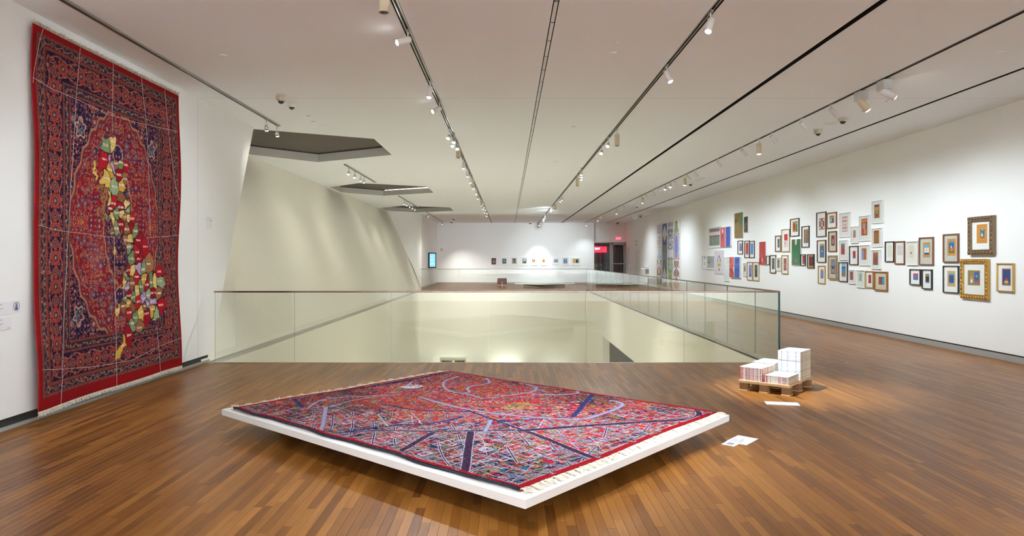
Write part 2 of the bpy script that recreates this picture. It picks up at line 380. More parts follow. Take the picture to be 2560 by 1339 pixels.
MAP_SEEDS = [('g',1.163,2.839),('y',1.335,2.907),('r',1.147,2.677),('b',1.369,2.662),('p',1.307,2.624),('g',1.471,2.686),('r',1.567,2.670),('r',1.445,2.536),('y',1.260,2.570),('y',1.195,2.468),('g',1.343,2.389),('y',1.488,2.424),('b',1.567,2.502),('b',1.480,2.277),('r',1.310,2.190),('r',1.471,2.164),('y',1.585,2.197),('g',1.612,2.140),('y',1.236,2.188),('r',1.252,2.133),('g',1.377,2.094),('y',1.480,2.101),('y',1.612,2.060),('r',1.693,2.045),('y',1.277,2.020),('r',1.471,1.964),('b',1.541,2.056),('g',1.360,1.910),('b',1.585,1.910),('g',1.767,1.898),('b',1.277,1.849),('r',1.675,1.954),('b',1.552,1.780),('y',1.621,1.781),('r',1.834,1.788),('r',1.810,1.643),('r',2.008,1.712),('r',1.859,1.564),('g',1.679,1.564),('g',1.621,1.705),('p',1.859,1.459),('b',2.085,1.497),('g',1.970,1.431),('y',1.703,1.422),('r',1.810,1.342),('r',2.337,1.398),('g',2.351,1.272),('y',1.983,1.311),('r',2.059,1.241),('y',2.216,1.263),('g',2.158,1.265),('b',2.324,1.120),('r',2.189,1.127),('g',1.920,1.220),('y',1.822,1.171),('b',1.703,1.267),('p',1.587,1.220),('y',1.519,1.286),('r',1.441,1.326),('g',1.564,1.373),('r',1.598,1.424),('r',1.621,1.122),('g',1.726,1.098),('g',1.507,1.110),('b',1.496,1.009),('y',1.610,1.040),('y',1.375,0.968),('b',1.703,0.982),('r',1.847,1.038),('p',1.983,1.070),('g',2.085,1.105),('p',2.046,0.999),('p',2.176,1.018),('b',2.021,0.974),('y',2.176,0.922),('r',2.365,0.965),('g',2.243,0.849),('r',1.621,0.924),('y',1.896,0.903),('r',2.034,0.879),('g',1.762,0.848),('b',1.859,0.721),('r',1.610,0.657),('y',1.441,0.550),('g',1.703,0.789)]
MAP_ISLANDS = [('y',[(0.916,2.625),(0.953,2.621),(0.969,2.560),(0.999,2.509),(1.022,2.447),(0.984,2.406),(0.953,2.475),(0.916,2.507),(0.886,2.512),(0.923,2.563)]),('b',[(1.045,2.367),(1.116,2.407),(1.139,2.367),(1.220,2.357),(1.204,2.252),(1.139,2.180),(1.139,1.993),(1.116,1.945),(1.092,2.000),(1.100,2.177),(1.053,2.219),(1.084,2.296),(1.022,2.336)]),('b',[(0.999,2.114),(1.053,2.145),(1.069,2.119),(1.022,2.023),(0.984,2.039)]),('g',[(1.144,2.068),(1.187,2.076),(1.204,2.016),(1.171,1.990),(1.144,2.022)]),('y',[(1.317,1.662),(1.342,1.706),(1.364,1.694),(1.342,1.613),(1.317,1.594)]),('b',[(1.370,1.433),(1.474,1.432),(1.474,1.407),(1.397,1.364)])]
RUG_STRINGS = [[(0.111,3.812),(0.043,3.539),(-0.029,3.233)],[(0.699,3.781),(0.612,3.212),(0.547,2.578),(0.496,1.915),(0.420,1.019),(0.371,0.379),(0.328,0.058)],[(1.291,3.805),(1.291,3.006)],[(1.314,1.811),(1.314,1.133),(1.338,0.099)],[(1.895,3.807),(1.988,3.285),(2.054,2.597),(2.112,1.848)],[(2.249,0.699),(2.289,0.361),(2.309,0.074)],[(2.463,3.776),(2.601,3.144),(2.721,2.571),(2.822,2.364)],[(-0.018,3.282),(0.298,3.238),(0.646,3.220),(1.181,3.188),(1.804,3.214),(2.788,3.297)],[(0.021,1.882),(0.268,1.847),(0.547,1.835),(1.298,1.806)],[(2.016,1.824),(2.432,1.853),(2.868,1.885)],[(0.021,0.499),(0.420,0.443),(0.958,0.383),(1.672,0.353),(2.229,0.430),(2.925,0.490)]]
CITY_LINES = [('n',0.055,[(0.786,1.211),(0.529,0.982),(0.236,0.718),(0.005,0.519)]),('n',0.050,[(0.049,1.205),(0.314,1.311),(0.609,1.432)]),('n',0.035,[(0.016,2.022),(0.323,1.819),(0.612,1.449),(0.819,1.229),(1.089,0.976)]),('n',0.050,[(1.112,0.987),(1.043,0.732),(0.896,0.322),(0.806,0.034)]),('u',0.030,[(1.337,1.830),(1.227,1.460),(1.107,0.954)]),('n',0.060,[(1.074,0.955),(1.396,0.739),(1.626,0.595),(1.976,0.338),(2.305,0.110),(2.594,0.094)]),('n',0.050,[(2.687,0.277),(2.519,0.133),(2.219,0.122),(2.029,0.051)]),('u',0.045,[(2.712,1.367),(2.210,1.136),(1.722,0.913)]),('u',0.030,[(1.722,0.913),(1.404,1.102),(1.176,1.322)]),('u',0.035,[(0.111,1.950),(0.506,1.863),(0.760,1.633),(1.094,1.613)]),('u',0.030,[(0.984,2.545),(1.011,2.130),(1.153,1.894),(1.301,1.700)]),('d',0.100,[(0.747,3.503),(1.198,3.398),(1.673,3.300),(2.631,3.390)]),('u',0.040,[(0.599,3.435),(0.514,3.194),(0.425,2.979)]),('w',0.045,[(0.565,2.818),(0.262,2.416),(-0.003,2.063)]),('w',0.022,[(0.565,2.818),(0.975,2.915),(1.381,2.774)]),('w',0.030,[(0.440,2.912),(0.630,3.088),(0.840,3.157),(1.285,2.823)]),('w',0.035,[(2.496,3.079),(2.147,2.975),(1.799,2.543),(1.860,2.285),(1.774,2.025),(1.834,1.985)]),('w',0.040,[(2.671,2.798),(2.497,2.572),(2.394,2.506),(2.167,2.555),(2.027,2.477),(1.947,2.342),(1.868,2.338)]),('w',0.040,[(2.653,2.660),(2.695,2.495),(2.654,2.280),(2.586,2.004),(2.485,1.918),(2.337,1.862),(2.112,1.903),(1.834,1.985)]),('w',0.040,[(2.586,2.004),(2.681,1.793),(2.733,1.632),(2.675,1.536),(2.562,1.446),(2.233,1.763)]),('w',0.045,[(2.510,1.036),(2.486,0.898),(2.373,0.816),(1.991,0.787),(1.682,0.783),(1.546,1.005),(1.428,1.319),(1.377,1.565),(1.337,1.830),(1.373,2.233),(1.437,2.529)]),('w',0.040,[(1.169,1.351),(1.013,1.239),(0.877,1.143)]),('w',0.030,[(1.918,3.200),(1.676,3.016),(1.550,3.026)]),('s',0.008,[(0.683,2.222),(0.487,1.845)]),('s',0.008,[(0.942,2.088),(0.711,1.689)]),('s',0.008,[(1.492,1.044),(1.226,0.896)])]
# ------------------------------------------------------------------ the room
def wood_nodes(m, tint_socket, along='Y'):
    b = m.node_tree.nodes['Principled BSDF']
    geo = nd(m, 'ShaderNodeNewGeometry')
    mp = nd(m, 'ShaderNodeMapping'); mp.inputs['Scale'].default_value = (42, 2.2, 1)
    n = nd(m, 'ShaderNodeTexNoise'); n.inputs['Scale'].default_value = 1.0; n.inputs['Detail'].default_value = 5; n.inputs['Distortion'].default_value = .6
    ad = nd(m, 'ShaderNodeVectorMath', operation='ADD'); cb = nd(m, 'ShaderNodeCombineXYZ')
    sc = nd(m, 'ShaderNodeMath', operation='MULTIPLY'); sc.inputs[1].default_value = 37.
    lk(m, tint_socket, sc.inputs[0]); lk(m, sc.outputs[0], cb.inputs[1]); lk(m, sc.outputs[0], cb.inputs[2])
    lk(m, geo.outputs['Position'], mp.inputs[0]); lk(m, mp.outputs[0], ad.inputs[0]); lk(m, cb.outputs[0], ad.inputs[1])
    lk(m, ad.outputs[0], n.inputs['Vector'])
    mx = nd(m, 'ShaderNodeMath', operation='MULTIPLY_ADD'); mx.inputs[1].default_value = .50
    lk(m, n.outputs[0], mx.inputs[0])
    t2 = nd(m, 'ShaderNodeMath', operation='MULTIPLY_ADD'); t2.inputs[1].default_value = .52; t2.inputs[2].default_value = -.03
    lk(m, tint_socket, t2.inputs[0]); lk(m, t2.outputs[0], mx.inputs[2])
    r = nd(m, 'ShaderNodeValToRGB'); e = r.color_ramp.elements
    e[0].position = 0.05; e[0].color = (.080, .026, .005, 1); e[1].position = .95; e[1].color = (.385, .165, .034, 1)
    k = e.new(.35); k.color = (.180, .064, .011, 1); k = e.new(.65); k.color = (.250, .098, .019, 1)
    lk(m, mx.outputs[0], r.inputs[0]); lk(m, r.outputs[0], b.inputs['Base Color'])
    b.inputs['Roughness'].default_value = .34
    b.inputs['Specular IOR Level'].default_value = .24

M_PLANK = mat('strip_oak', 0x804020)
_a = nd(M_PLANK, 'ShaderNodeVertexColor'); _a.layer_name = 'tint'
_s = nd(M_PLANK, 'ShaderNodeSeparateColor'); lk(M_PLANK, _a.outputs[0], _s.inputs[0])
wood_nodes(M_PLANK, _s.outputs[0])

PW = .057
M_FLOORFAR = mat('strip_oak_far', 0x804020)
def far_floor(m):
    geo = nd(m, 'ShaderNodeNewGeometry'); s = nd(m, 'ShaderNodeSeparateXYZ'); lk(m, geo.outputs['Position'], s.inputs[0])
    def mt(op, a, b=None):
        n = nd(m, 'ShaderNodeMath', operation=op)
        for i, q in enumerate((a, b)):
            if q is None: continue
            if isinstance(q, (int, float)): n.inputs[i].default_value = q
            else: lk(m, q, n.inputs[i])
        return n.outputs[0]
    row = mt('FLOOR', mt('DIVIDE', s.outputs[0], PW))
    wn = nd(m, 'ShaderNodeTexWhiteNoise', noise_dimensions='1D'); lk(m, row, wn.inputs['W'])
    seg = mt('FLOOR', mt('ADD', mt('DIVIDE', s.outputs[1], .85), mt('MULTIPLY', wn.outputs[0], 9.)))
    cb = nd(m, 'ShaderNodeCombineXYZ'); lk(m, row, cb.inputs[0]); lk(m, seg, cb.inputs[1])
    w2 = nd(m, 'ShaderNodeTexWhiteNoise', noise_dimensions='2D'); lk(m, cb.outputs[0], w2.inputs['Vector'])
    wood_nodes(m, w2.outputs[0])
far_floor(M_FLOORFAR)

fl = MB()
fl.face([(XL, 3.1, -.012), (XR, 3.1, -.012), (XR, VY0, -.012), (XL, VY0, -.012)], 1)
fl.face([(XL, YBACK, 0), (XR, YBACK, 0), (XR, 3.1, 0), (XL, 3.1, 0)])
fl.face([(VX1, VY0, 0), (XR, VY0, 0), (XR, YFAR + .6, 0), (VX1, YFAR + .6, 0)])
fl.face([(XL, VY1, 0), (VX1, VY1, 0), (VX1, YFAR + .6, 0), (XL, YFAR + .6, 0)])
# soffit of the slab
fl.face([(VX1, YBACK, -.4), (VX1, VY1, -.4), (XR, VY1, -.4), (XR, YBACK, -.4)], 2)
floor = struct('floor', fl, [M_FLOORFAR, M_BASED, M_WALL], 'glossy red-brown strip oak floor running away from the viewer through the gallery')

# strips of the near floor
planks = []
x = XL
row = 0
while x < XR - .02:
    x1 = min(x + PW, XR)
    y = 3.1 - rnd.random() * .9
    while y < VY0:
        L = rnd.choice((.3, .45, .6, .75, .9, 1.1, 1.3))
        y0, y1 = max(y, 3.1), min(y + L, VY0)
        if y1 - y0 > .02: planks.append((x, x1, y0, y1))
        y += L
    x = x1
def vis(p):
    xc, yc = (p[0] + p[1]) / 2, (p[2] + p[3]) / 2
    px = 1270 + xc * F_PX / yc; py = 649 + EYE * F_PX / yc
    if px < 10 or px > 2550 or py > 1335: return 0
    a = math.radians(49); dx, dy = xc - .11, yc - 3.9
    lx, ly = dx * math.cos(a) + dy * math.sin(a), -dx * math.sin(a) + dy * math.cos(a)
    if -.3 < lx < 2.9 and -.3 < ly < 3.7: return 0
    return (p[3] - p[2]) / yc ** 3
order = sorted(range(len(planks)), key=lambda i: -vis(planks[i]))
single = set(order[:300])
rest = MB()
for i, p in enumerate(planks):
    t = rnd.random() ** .9
    if rnd.random() < .07: t *= .15
    g = .0004
    b = MB() if i in single else rest
    dz = 0.0
    x0, x1, y0, y1 = p[0] + g, p[1] - g, p[2] + g, p[3] - g
    e = .0007
    top = [(x0 + e, y0 + e, dz), (x1 - e, y0 + e, dz), (x1 - e, y1 - e, dz), (x0 + e, y1 - e, dz)]
    mid = [(x0, y0, dz - e), (x1, y0, dz - e), (x1, y1, dz - e), (x0, y1, dz - e)]
    c = (t, t, t)
    b.face(top, 0, c)
    for k in range(4): b.face([mid[k], mid[(k + 1) % 4], top[(k + 1) % 4], top[k]], 0, c)
    bot = [(q[0], q[1], -.012) for q in mid]
    for k in range(4): b.face([bot[k], bot[(k + 1) % 4], mid[(k + 1) % 4], mid[k]], 0, c)
    if i in single: b.build('plank', M_PLANK, floor)
o = rest.build('plank_field', M_PLANK, floor); o['kind'] = 'stuff'

# left wall, the near length ends in a raking edge
wl = MB()
E0, E1 = (10.42, 0.0), (12.25, CEIL)
sec = lambda zz: E0[0] + (E1[0] - E0[0]) * zz / CEIL
poly = [(YBACK, .11), (sec(.11), .11), (E1[0], CEIL), (YBACK, CEIL)]
wl.face([(XL, a, b) for a, b in poly])
wl.face([(XL - .9, a, b) for a, b in poly[::-1]])
wl.face([(XL, sec(.11), .11), (XL - .9, sec(.11), .11), (XL - .9, E1[0], CEIL), (XL, E1[0], CEIL)])
wl.face([(XL, YBACK, .11), (XL - .9, YBACK, .11), (XL - .9, sec(.11), .11), (XL, sec(.11), .11)])
struct('wall_left', wl, M_WALL, 'white left wall carrying the hanging red rug, its far end cut at a slant')
bl = MB()
bl.box(XL - .035, XL - .03, YBACK, sec(.05), 0, .11, 0)
bl.box(XL - .03, XL - .001, YBACK, sec(.05), .0, .03, 1)
struct('baseboard_left', bl, [M_BASED, M_BASE], 'dark recessed base along the left wall under the hanging rug')
tj = MB(); tj.box(XL - .002, XL + .001, 10.03, 10.037, .11, CEIL - .01)
struct('trim_1', tj, M_SHAFT, 'fine upright joint line in the left wall beyond the rug')

# far part of the left wall, holding the monitor
wm = MB(); wm.box(XL - .9, XL, 36.0, YFAR, .11, CEIL)
wm.face([(XL, 36, 0), (XL, 36, CEIL), (-6.0, 33.8, CEIL), (-5.55, 34.5, 2.7), (-4.95, 35.5, 1.2)][::-1])
struct('wall_left_far', wm, M_WALL, 'white far length of left wall beyond the stair opening, with the small screen')
bm_ = MB(); bm_.box(XL - .03, XL - .002, 36.0, YFAR, 0, .11)
struct('baseboard_left_far', bm_, M_BASE, 'grey base under the far left wall')

# canted wall of the recess above the opening
wc = MB()
CXB, CY = -4.57, 10.2
wc.face([(CXB, CY, 0), (CXB, 36.05, 0), (-5.93, 36.05, CEIL), (-5.93, CY, CEIL)])
wc.face([(CXB, CY, 0), (CXB - .05, CY, -.02), (CXB - .05, 36, -.02), (CXB, 36, 0)])
wc.face([(CXB - .05, CY, -.02), (CXB - .05, CY, -.10), (CXB - .05, 36, -.10), (CXB - .05, 36, -.02)], 1)
wc.face([(CXB, CY, -.10), (CXB - .05, CY, -.10), (CXB - .05, 36, -.10), (CXB, 36, -.10)])
wc.face([(CXB, CY, -.10), (CXB, CY, -5), (CXB, 35.4, -5), (CXB, 35.4, -.10)])
struct('wall_recess', wc, [M_WALLC, M_SHAFT], 'cream canted wall leaning outwards above the floor opening')

# right wall
wr = MB(); wr.box(XR, XR + .2, YBACK, YFAR + .5, .116, CEIL)
struct('wall_right', wr, M_WALL, 'long white right wall hung with many small pictures')
br = MB()
br.box(XR + .0, XR + .022, YBACK, YFAR + .5, 0, .092, 0)
br.box(XR + .012, XR + .022, YBACK, YFAR + .5, .0921, .116, 1)  # dark strip painted for the shadow line above the base
struct('baseboard_right', br, [M_BASE, M_BASED], 'grey base with top shadow gap painted dark along the right wall')

# far wall, door recess, lower storey walls, wall behind the viewer
DX = 5.55
wf = MB(); wf.box(XL - .9, DX, YFAR, YFAR + .5, .10, CEIL)
struct('wall_far', wf, M_WALL, 'white far wall with a row of nine small pictures')
bf = MB(); bf.box(XL, DX, YFAR - .002, YFAR + .2, 0, .10)
struct('baseboard_far', bf, M_BASE, 'grey base along the far wall')
wd = MB(); YD = 44.3
wd.box(DX, XR, YD, YD + .2, 2.69, CEIL)
struct('wall_door', wd, M_WALL, 'white wall above the glazed door at the far right')
wb = MB(); wb.box(XL - .9, XR + .2, YBACK - .2, YBACK, 0, CEIL)
struct('wall_back', wb, M_WALL)
lo = MB()
lo.face([(-4.6, VY1, 0), (-4.6, VY1, -5), (XR, VY1, -5), (XR, VY1, 0)])                       # below the far floor
lo.face([(VX1, 5, -.05), (VX1, 5, -1.75), (VX1, VY1, -1.75), (VX1, VY1, -.05)])               # deep fascia on the right
lo.face([(VX1, 5, -1.75), (VX1 + .3, 5, -1.75), (VX1 + .3, 29.5, -1.75), (VX1, 29.5, -1.75)])
lo.face([(VX1, 29.5, -1.75), (VX1, 29.5, -5), (VX1, VY1, -5), (VX1, VY1, -1.75)])
lo.face([(VX1, 29.5, -1.75), (VX1 + .3, 29.5, -1.75), (VX1 + .3, 29.5, -5), (VX1, 29.5, -5)])
lo.face([(XR, 3, -.4), (XR, 3, -5), (XR, VY1, -5), (XR, VY1, -.4)])
lo.face([(-4.6, 3, -.02), (XR, 3, -.02), (XR, 3, -5), (-4.6, 3, -5)])
lo.face([(-4.6, 3, -.02), (-4.6, VY0 + .1, -.02), (-4.6, VY0 + .1, -5), (-4.6, 3, -5)])
struct('wall_lower', lo, M_WALLC, 'cream walls of the storey below seen through the glass')
lf = MB(); lf.face([(-4.6, 3, -5), (XR, 3, -5), (XR, VY1, -5), (-4.6, VY1, -5)])
struct('floor_lower', lf, mat('pale_stone', (.70, .66, .57), .5, vary=.04), 'pale stone floor of the storey below')

# ceiling: strips between the slots, the left strip pierced by three shafts
SLOTS = [(-1.045, .036), (.445, .028), (1.95, .034), (3.447, .036), (4.944, .030), (6.41, .030)]
YSEAM = 10.06
ce = MB()
edges = [-6.6] + [q for X, hw in SLOTS for q in (X - hw, X + hw)] + [XR + .1]
for k in range(1, len(edges) // 2):
    a, b = edges[2 * k], edges[2 * k + 1]
    for y0, y1 in ((YBACK, YSEAM - .002), (YSEAM + .002, YFAR + .6)):
        ce.face([(a, y0, CEIL), (a, y1, CEIL), (b, y1, CEIL), (b, y0, CEIL)])
    ce.face([(a, YBACK, CEIL), (a, YFAR, CEIL), (a, YFAR, CEIL + .1), (a, YBACK, CEIL + .1)], 1)
    ce.face([(b, YBACK, CEIL), (b, YFAR, CEIL), (b, YFAR, CEIL + .1), (b, YBACK, CEIL + .1)], 1)
b0 = edges[1]
ce.face([(b0, YBACK, CEIL), (b0, YFAR, CEIL), (b0, YFAR, CEIL + .1), (b0, YBACK, CEIL + .1)], 1)
HEX = [[(-4.63, y0), (-2.64, y0 + 1.0), (-2.64, y0 + 3.05), (-4.63, y0 + 4.2), (-5.88, y0 + 2.95), (-5.88, y0 + 1.25)] for y0 in (12.45, 21.2, 30.1)]
bm = bmesh.new()
def loop(pts):
    vs = [bm.verts.new((x, y, CEIL)) for x, y in pts]
    for i in range(len(vs)): bm.edges.new((vs[i], vs[(i + 1) % len(vs)]))
loop([(-6.6, YSEAM + .002), (b0, YSEAM + .002), (b0, YFAR + .3), (-6.6, YFAR + .3)])
for hx in HEX: loop(hx)
bmesh.ops.triangle_fill(bm, edges=bm.edges[:], use_beauty=True)
bm.verts.ensure_lookup_table(); bm.verts.index_update()
ce.idx([v.co.copy() for v in bm.verts], [tuple(v.index for v in f.verts) for f in bm.faces])
bm.free()
ce.face([(-6.6, YBACK, CEIL), (b0, YBACK, CEIL), (b0, YSEAM - .002, CEIL), (-6.6, YSEAM - .002, CEIL)])
ce.face([(-6.6, YBACK, CEIL + .1), (XR + .1, YBACK, CEIL + .1), (XR + .1, 12.3, CEIL + .1), (-6.6, 12.3, CEIL + .1)], 1)
ce.face([(-2.55, 12.3, CEIL + .1), (XR + .1, 12.3, CEIL + .1), (XR + .1, YFAR + .6, CEIL + .1), (-2.55, YFAR + .6, CEIL + .1)], 1)
ceiling = struct('ceiling', ce, [M_CEIL, M_DARK], 'off white flat ceiling crossed by long track slots')
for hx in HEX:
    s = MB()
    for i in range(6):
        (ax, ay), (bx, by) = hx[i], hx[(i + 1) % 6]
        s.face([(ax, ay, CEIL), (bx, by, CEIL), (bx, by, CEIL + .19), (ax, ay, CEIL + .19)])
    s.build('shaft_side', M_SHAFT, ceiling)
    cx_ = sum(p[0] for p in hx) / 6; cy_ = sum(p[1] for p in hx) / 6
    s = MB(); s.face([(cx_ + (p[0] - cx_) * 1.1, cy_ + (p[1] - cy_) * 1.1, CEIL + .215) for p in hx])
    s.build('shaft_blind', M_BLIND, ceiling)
s = MB(); hx = HEX[1]
(ax, ay), (bx, by) = hx[2], hx[3]
s.face([(ax, ay - .02, CEIL + .19), (bx + .05, by - .02, CEIL + .19), (bx + .05, by - .02, CEIL + .21), (ax, ay - .02, CEIL + .21)])
s.build('daylight_gap', mat('daylight_gap', (.9, .9, .9), emit=(1, .98, .93), estr=2.2), ceiling, label='bright slit of daylight at the edge of the shaft blind')

# ------------------------------------------------------------------ balustrades
def balustrade(name, label, a, b, joints, cap_mat, h0=1.08, end_edge=None, r0=-.01, r1=.0):
    """a,b: ends on the floor; joints: distances along a->b"""
    A, B = Vector((*a, 0)), Vector((*b, 0)); L = (B - A).length
    rz = math.atan2(B.y - A.y, B.x - A.x)
    t = thing(name, label, 'balustrade', A, rz)
    ends = [0.0] + list(joints) + [L]
    for i in range(len(ends) - 1):
        x0, x1 = ends[i] + (.004 if i else max(r0, 0)), ends[i + 1] - (.004 if i < len(ends) - 2 else max(-r1, 0))
        p = MB()
        v = [(x, y, z) for z in (-.03, h0 - .012) for y in (-.006, .006) for x in (x0, x1)]
        p.idx(v, [(0, 1, 5, 4), (2, 6, 7, 3)], 0)
        p.idx(v, [(0, 4, 6, 2), (1, 3, 7, 5), (0, 2, 3, 1), (4, 5, 7, 6)], 1)
        p.build('glass_panel', [M_GLASS, M_JOINT], t)
    r = MB(); r.bbox(r0, L + r1, -.016, .016, h0 - .024, h0, .004)
    r.build('handrail', cap_mat, t)
    c = MB(); q_ = .015 if r0 > 0 else 0; q1_ = L - (.015 if r1 < 0 else 0); c.box(q_, q1_, -.012, .012, -.06, .004, 0); c.box(q_, q1_, -.014, .014, -.085, -.06, 1)
    c.build('base_channel', [M_STEEL, M_DARK], t)
    if end_edge is not None:
        e = MB(); e.box(end_edge - .011, end_edge + .011, -.012, .012, 0, h0 - .024); e.build('corner_edge', M_GEDGE, t)
    return t
xs = [-3.22, -1.76, -.296, 1.17, 2.655]
balustrade('glass_balustrade', 'nearest frameless glass balustrade with bronze rail, straight across behind the carpet platform', (VX0 + .08, VY0), (VX1, VY0), [q - VX0 - .08 for q in xs], M_BRONZE, end_edge=VX1 - VX0 - .08, r1=.014)
ys = [11.3 + 1.44 * k for k in range(17)]
balustrade('glass_balustrade', 'long glass balustrade running into depth along the right side of the opening', (VX1, VY0), (VX1, VY1), [q - VY0 for q in ys], M_OLIVE, r0=.017, r1=.014)
balustrade('glass_balustrade', 'far glass balustrade closing the opening before the display plinth', (VX0, VY1), (VX1, VY1), [2.1 * k + 1.0 for k in range(4)], M_OLIVE, r1=-.017)

# ------------------------------------------------------------------ glazed door at the far right
dr = thing('door_1', 'grey framed glazed door and side light under the exit sign', 'door', (DX, YD, 0)); dr['kind'] = 'structure'
W = XR - DX
d = MB()
for x0, x1 in ((0, .05), (1.06, 1.16), (W - .07, W)): d.bbox(x0, x1, -.03, .1, 0, 2.69, .005)
d.bbox(0, W, -.03, .1, 2.63, 2.69, .005)
d.build('door_frame', M_DOORF, dr)
d = MB(); x0, x1 = 1.17, W - .08
d.bbox(x0, x0 + .11, 0, .05, .02, 2.62, .004); d.bbox(x1 - .08, x1, 0, .05, .02, 2.62, .004)
d.bbox(x0, x1, 0, .05, 2.52, 2.62, .004); d.bbox(x0, x1, 0, .05, .02, .22, .004); d.bbox(x0, x1, -.05, .0, 1.26, 1.33, .01)
d.build('door_leaf', M_DOORF, dr)
g = MB(); g.face([(x0, .03, .1), (x1, .03, .1), (x1, .03, 2.6), (x0, .03, 2.6)]); g.build('door_pane', M_GLASS, dr)
g = MB(); g.face([(.04, .03, .02), (1.08, .03, .02), (1.08, .03, 2.64), (.04, .03, 2.64)]); g.build('side_pane', M_GLASS, dr)
g = MB()
for k in range(90):
    px_, pz = .08 + rnd.random() * .92, .55 + rnd.random() * .75
    g.box(px_, px_ + .022, .02, .022, pz, pz + .03)
o = g.build('frosted_dots', mat('frost', (.5, .5, .52), .8), dr); o['kind'] = 'stuff'
# dim corridor behind the door
co = MB()
Y2 = YD + 2.2
co.face([(DX - .3, Y2, 0), (XR + .1, Y2, 0), (XR + .1, Y2, 2.9), (DX - .3, Y2, 2.9)])
co.face([(DX - .3, YD + .2, 0), (DX - .3, Y2, 0), (DX - .3, Y2, 2.9), (DX - .3, YD + .2, 2.9)])
co.face([(XR + .1, YD + .2, 0), (XR + .1, Y2, 0), (XR + .1, Y2, 2.9), (XR + .1, YD + .2, 2.9)])
co.face([(DX - .3, YD + .2, 2.9), (XR + .1, YD + .2, 2.9), (XR + .1, Y2, 2.9), (DX - .3, Y2, 2.9)])
for k, (xa, xb, mi) in enumerate(((.25, .34, 1), (.55, .62, 2), (.75, .8, 1), (.95, 1.02, 3), (1.4, 1.62, 3), (1.75, 2.0, 2))):
    co.box(DX + xa, DX + xb, Y2 - .05 - .1 * (k % 2), Y2 - .01, 0, 2.8, mi)
struct('wall_corridor', co, [mat('corridor_wall', (.10, .085, .09), .5), mat('corridor_mauve', (.19, .15, .19), .4), mat('corridor_brown', (.10, .035, .03), .5), mat('corridor_blue', (.03, .08, .12), .4)], 'dark corridor walls behind the glazed door')
kx = thing('notice_box', 'small orange box standing low behind the side light of the door', 'box', (DX + .33, Y2 - .6, 0))
g = MB(); g.bbox(-.07, .07, -.04, .04, .88, 1.3, .01); g.build('box_body', mat('orange_box', (.45, .22, .08), .5), kx)
g = MB(); g.tube([(0, 0, 0), (0, 0, .88)], .02); g.lathe([(.14, 0), (.14, .02), (.02, .03)]); g.build('box_stand', M_ALU, kx)

def lettering(body, size, m, parent, loc, align='LEFT'):
    fc = bpy.data.curves.new('lettering', 'FONT'); fc.body = body; fc.size = size; fc.align_x = align; fc.align_y = 'CENTER' if align == 'CENTER' else 'TOP_BASELINE'; fc.extrude = .003; fc.offset = .003
    tmp = bpy.data.objects.new('lettering_curve', fc); COL.objects.link(tmp)
    bpy.context.view_layer.update()
    me = bpy.data.meshes.new_from_object(tmp.evaluated_get(bpy.context.evaluated_depsgraph_get()))
    bpy.data.objects.remove(tmp); me.materials.clear(); me.materials.append(m)
    return link('lettering', me, parent, loc, (math.radians(90), 0, 0))

def exit_sign(name, label, loc, lit, words='EXIT'):
    t = thing(name, label, 'sign', loc)
    b = MB(); b.bbox(-.17, .17, -.05, .0, -.11, .11, .006); b.build('housing', lit, t)
    lettering(words, .17, M_RED, t, (0, -.054, 0), 'CENTER')
    p = bpy.data.lights.new('sign_glow', 'POINT'); p.energy = .35; p.color = (1, .06, .12); p.shadow_soft_size = .08
    q = bpy.data.objects.new('sign_glow', p); COL.objects.link(q); q.parent = t; q.location = (0, -.16, -.02)
    return t
M_WHITE_GLOW = mat('sign_letters_lit', (.9, .7, .8), .4, emit=(1., .55, .75), estr=3)
exit_sign('exit_sign', 'white exit sign with glowing red EXIT letters above the glazed door', (7.17, YD, 2.93), M_SIGN)
t = thing('light_box', 'glowing red EXIT band seen through the side light of the far door', 'sign', (DX + .62, Y2 - .35, 2.24))
b = MB(); b.bbox(-.52, .50, 0, .05, -.2, .2, .006); b.build('housing', mat('red_band', (.5, .01, .03), .4, emit=(1., .02, .05), estr=.9), t)
lettering('EXIT', .17, M_WHITE_GLOW, t, (-.30, -.01, 0))
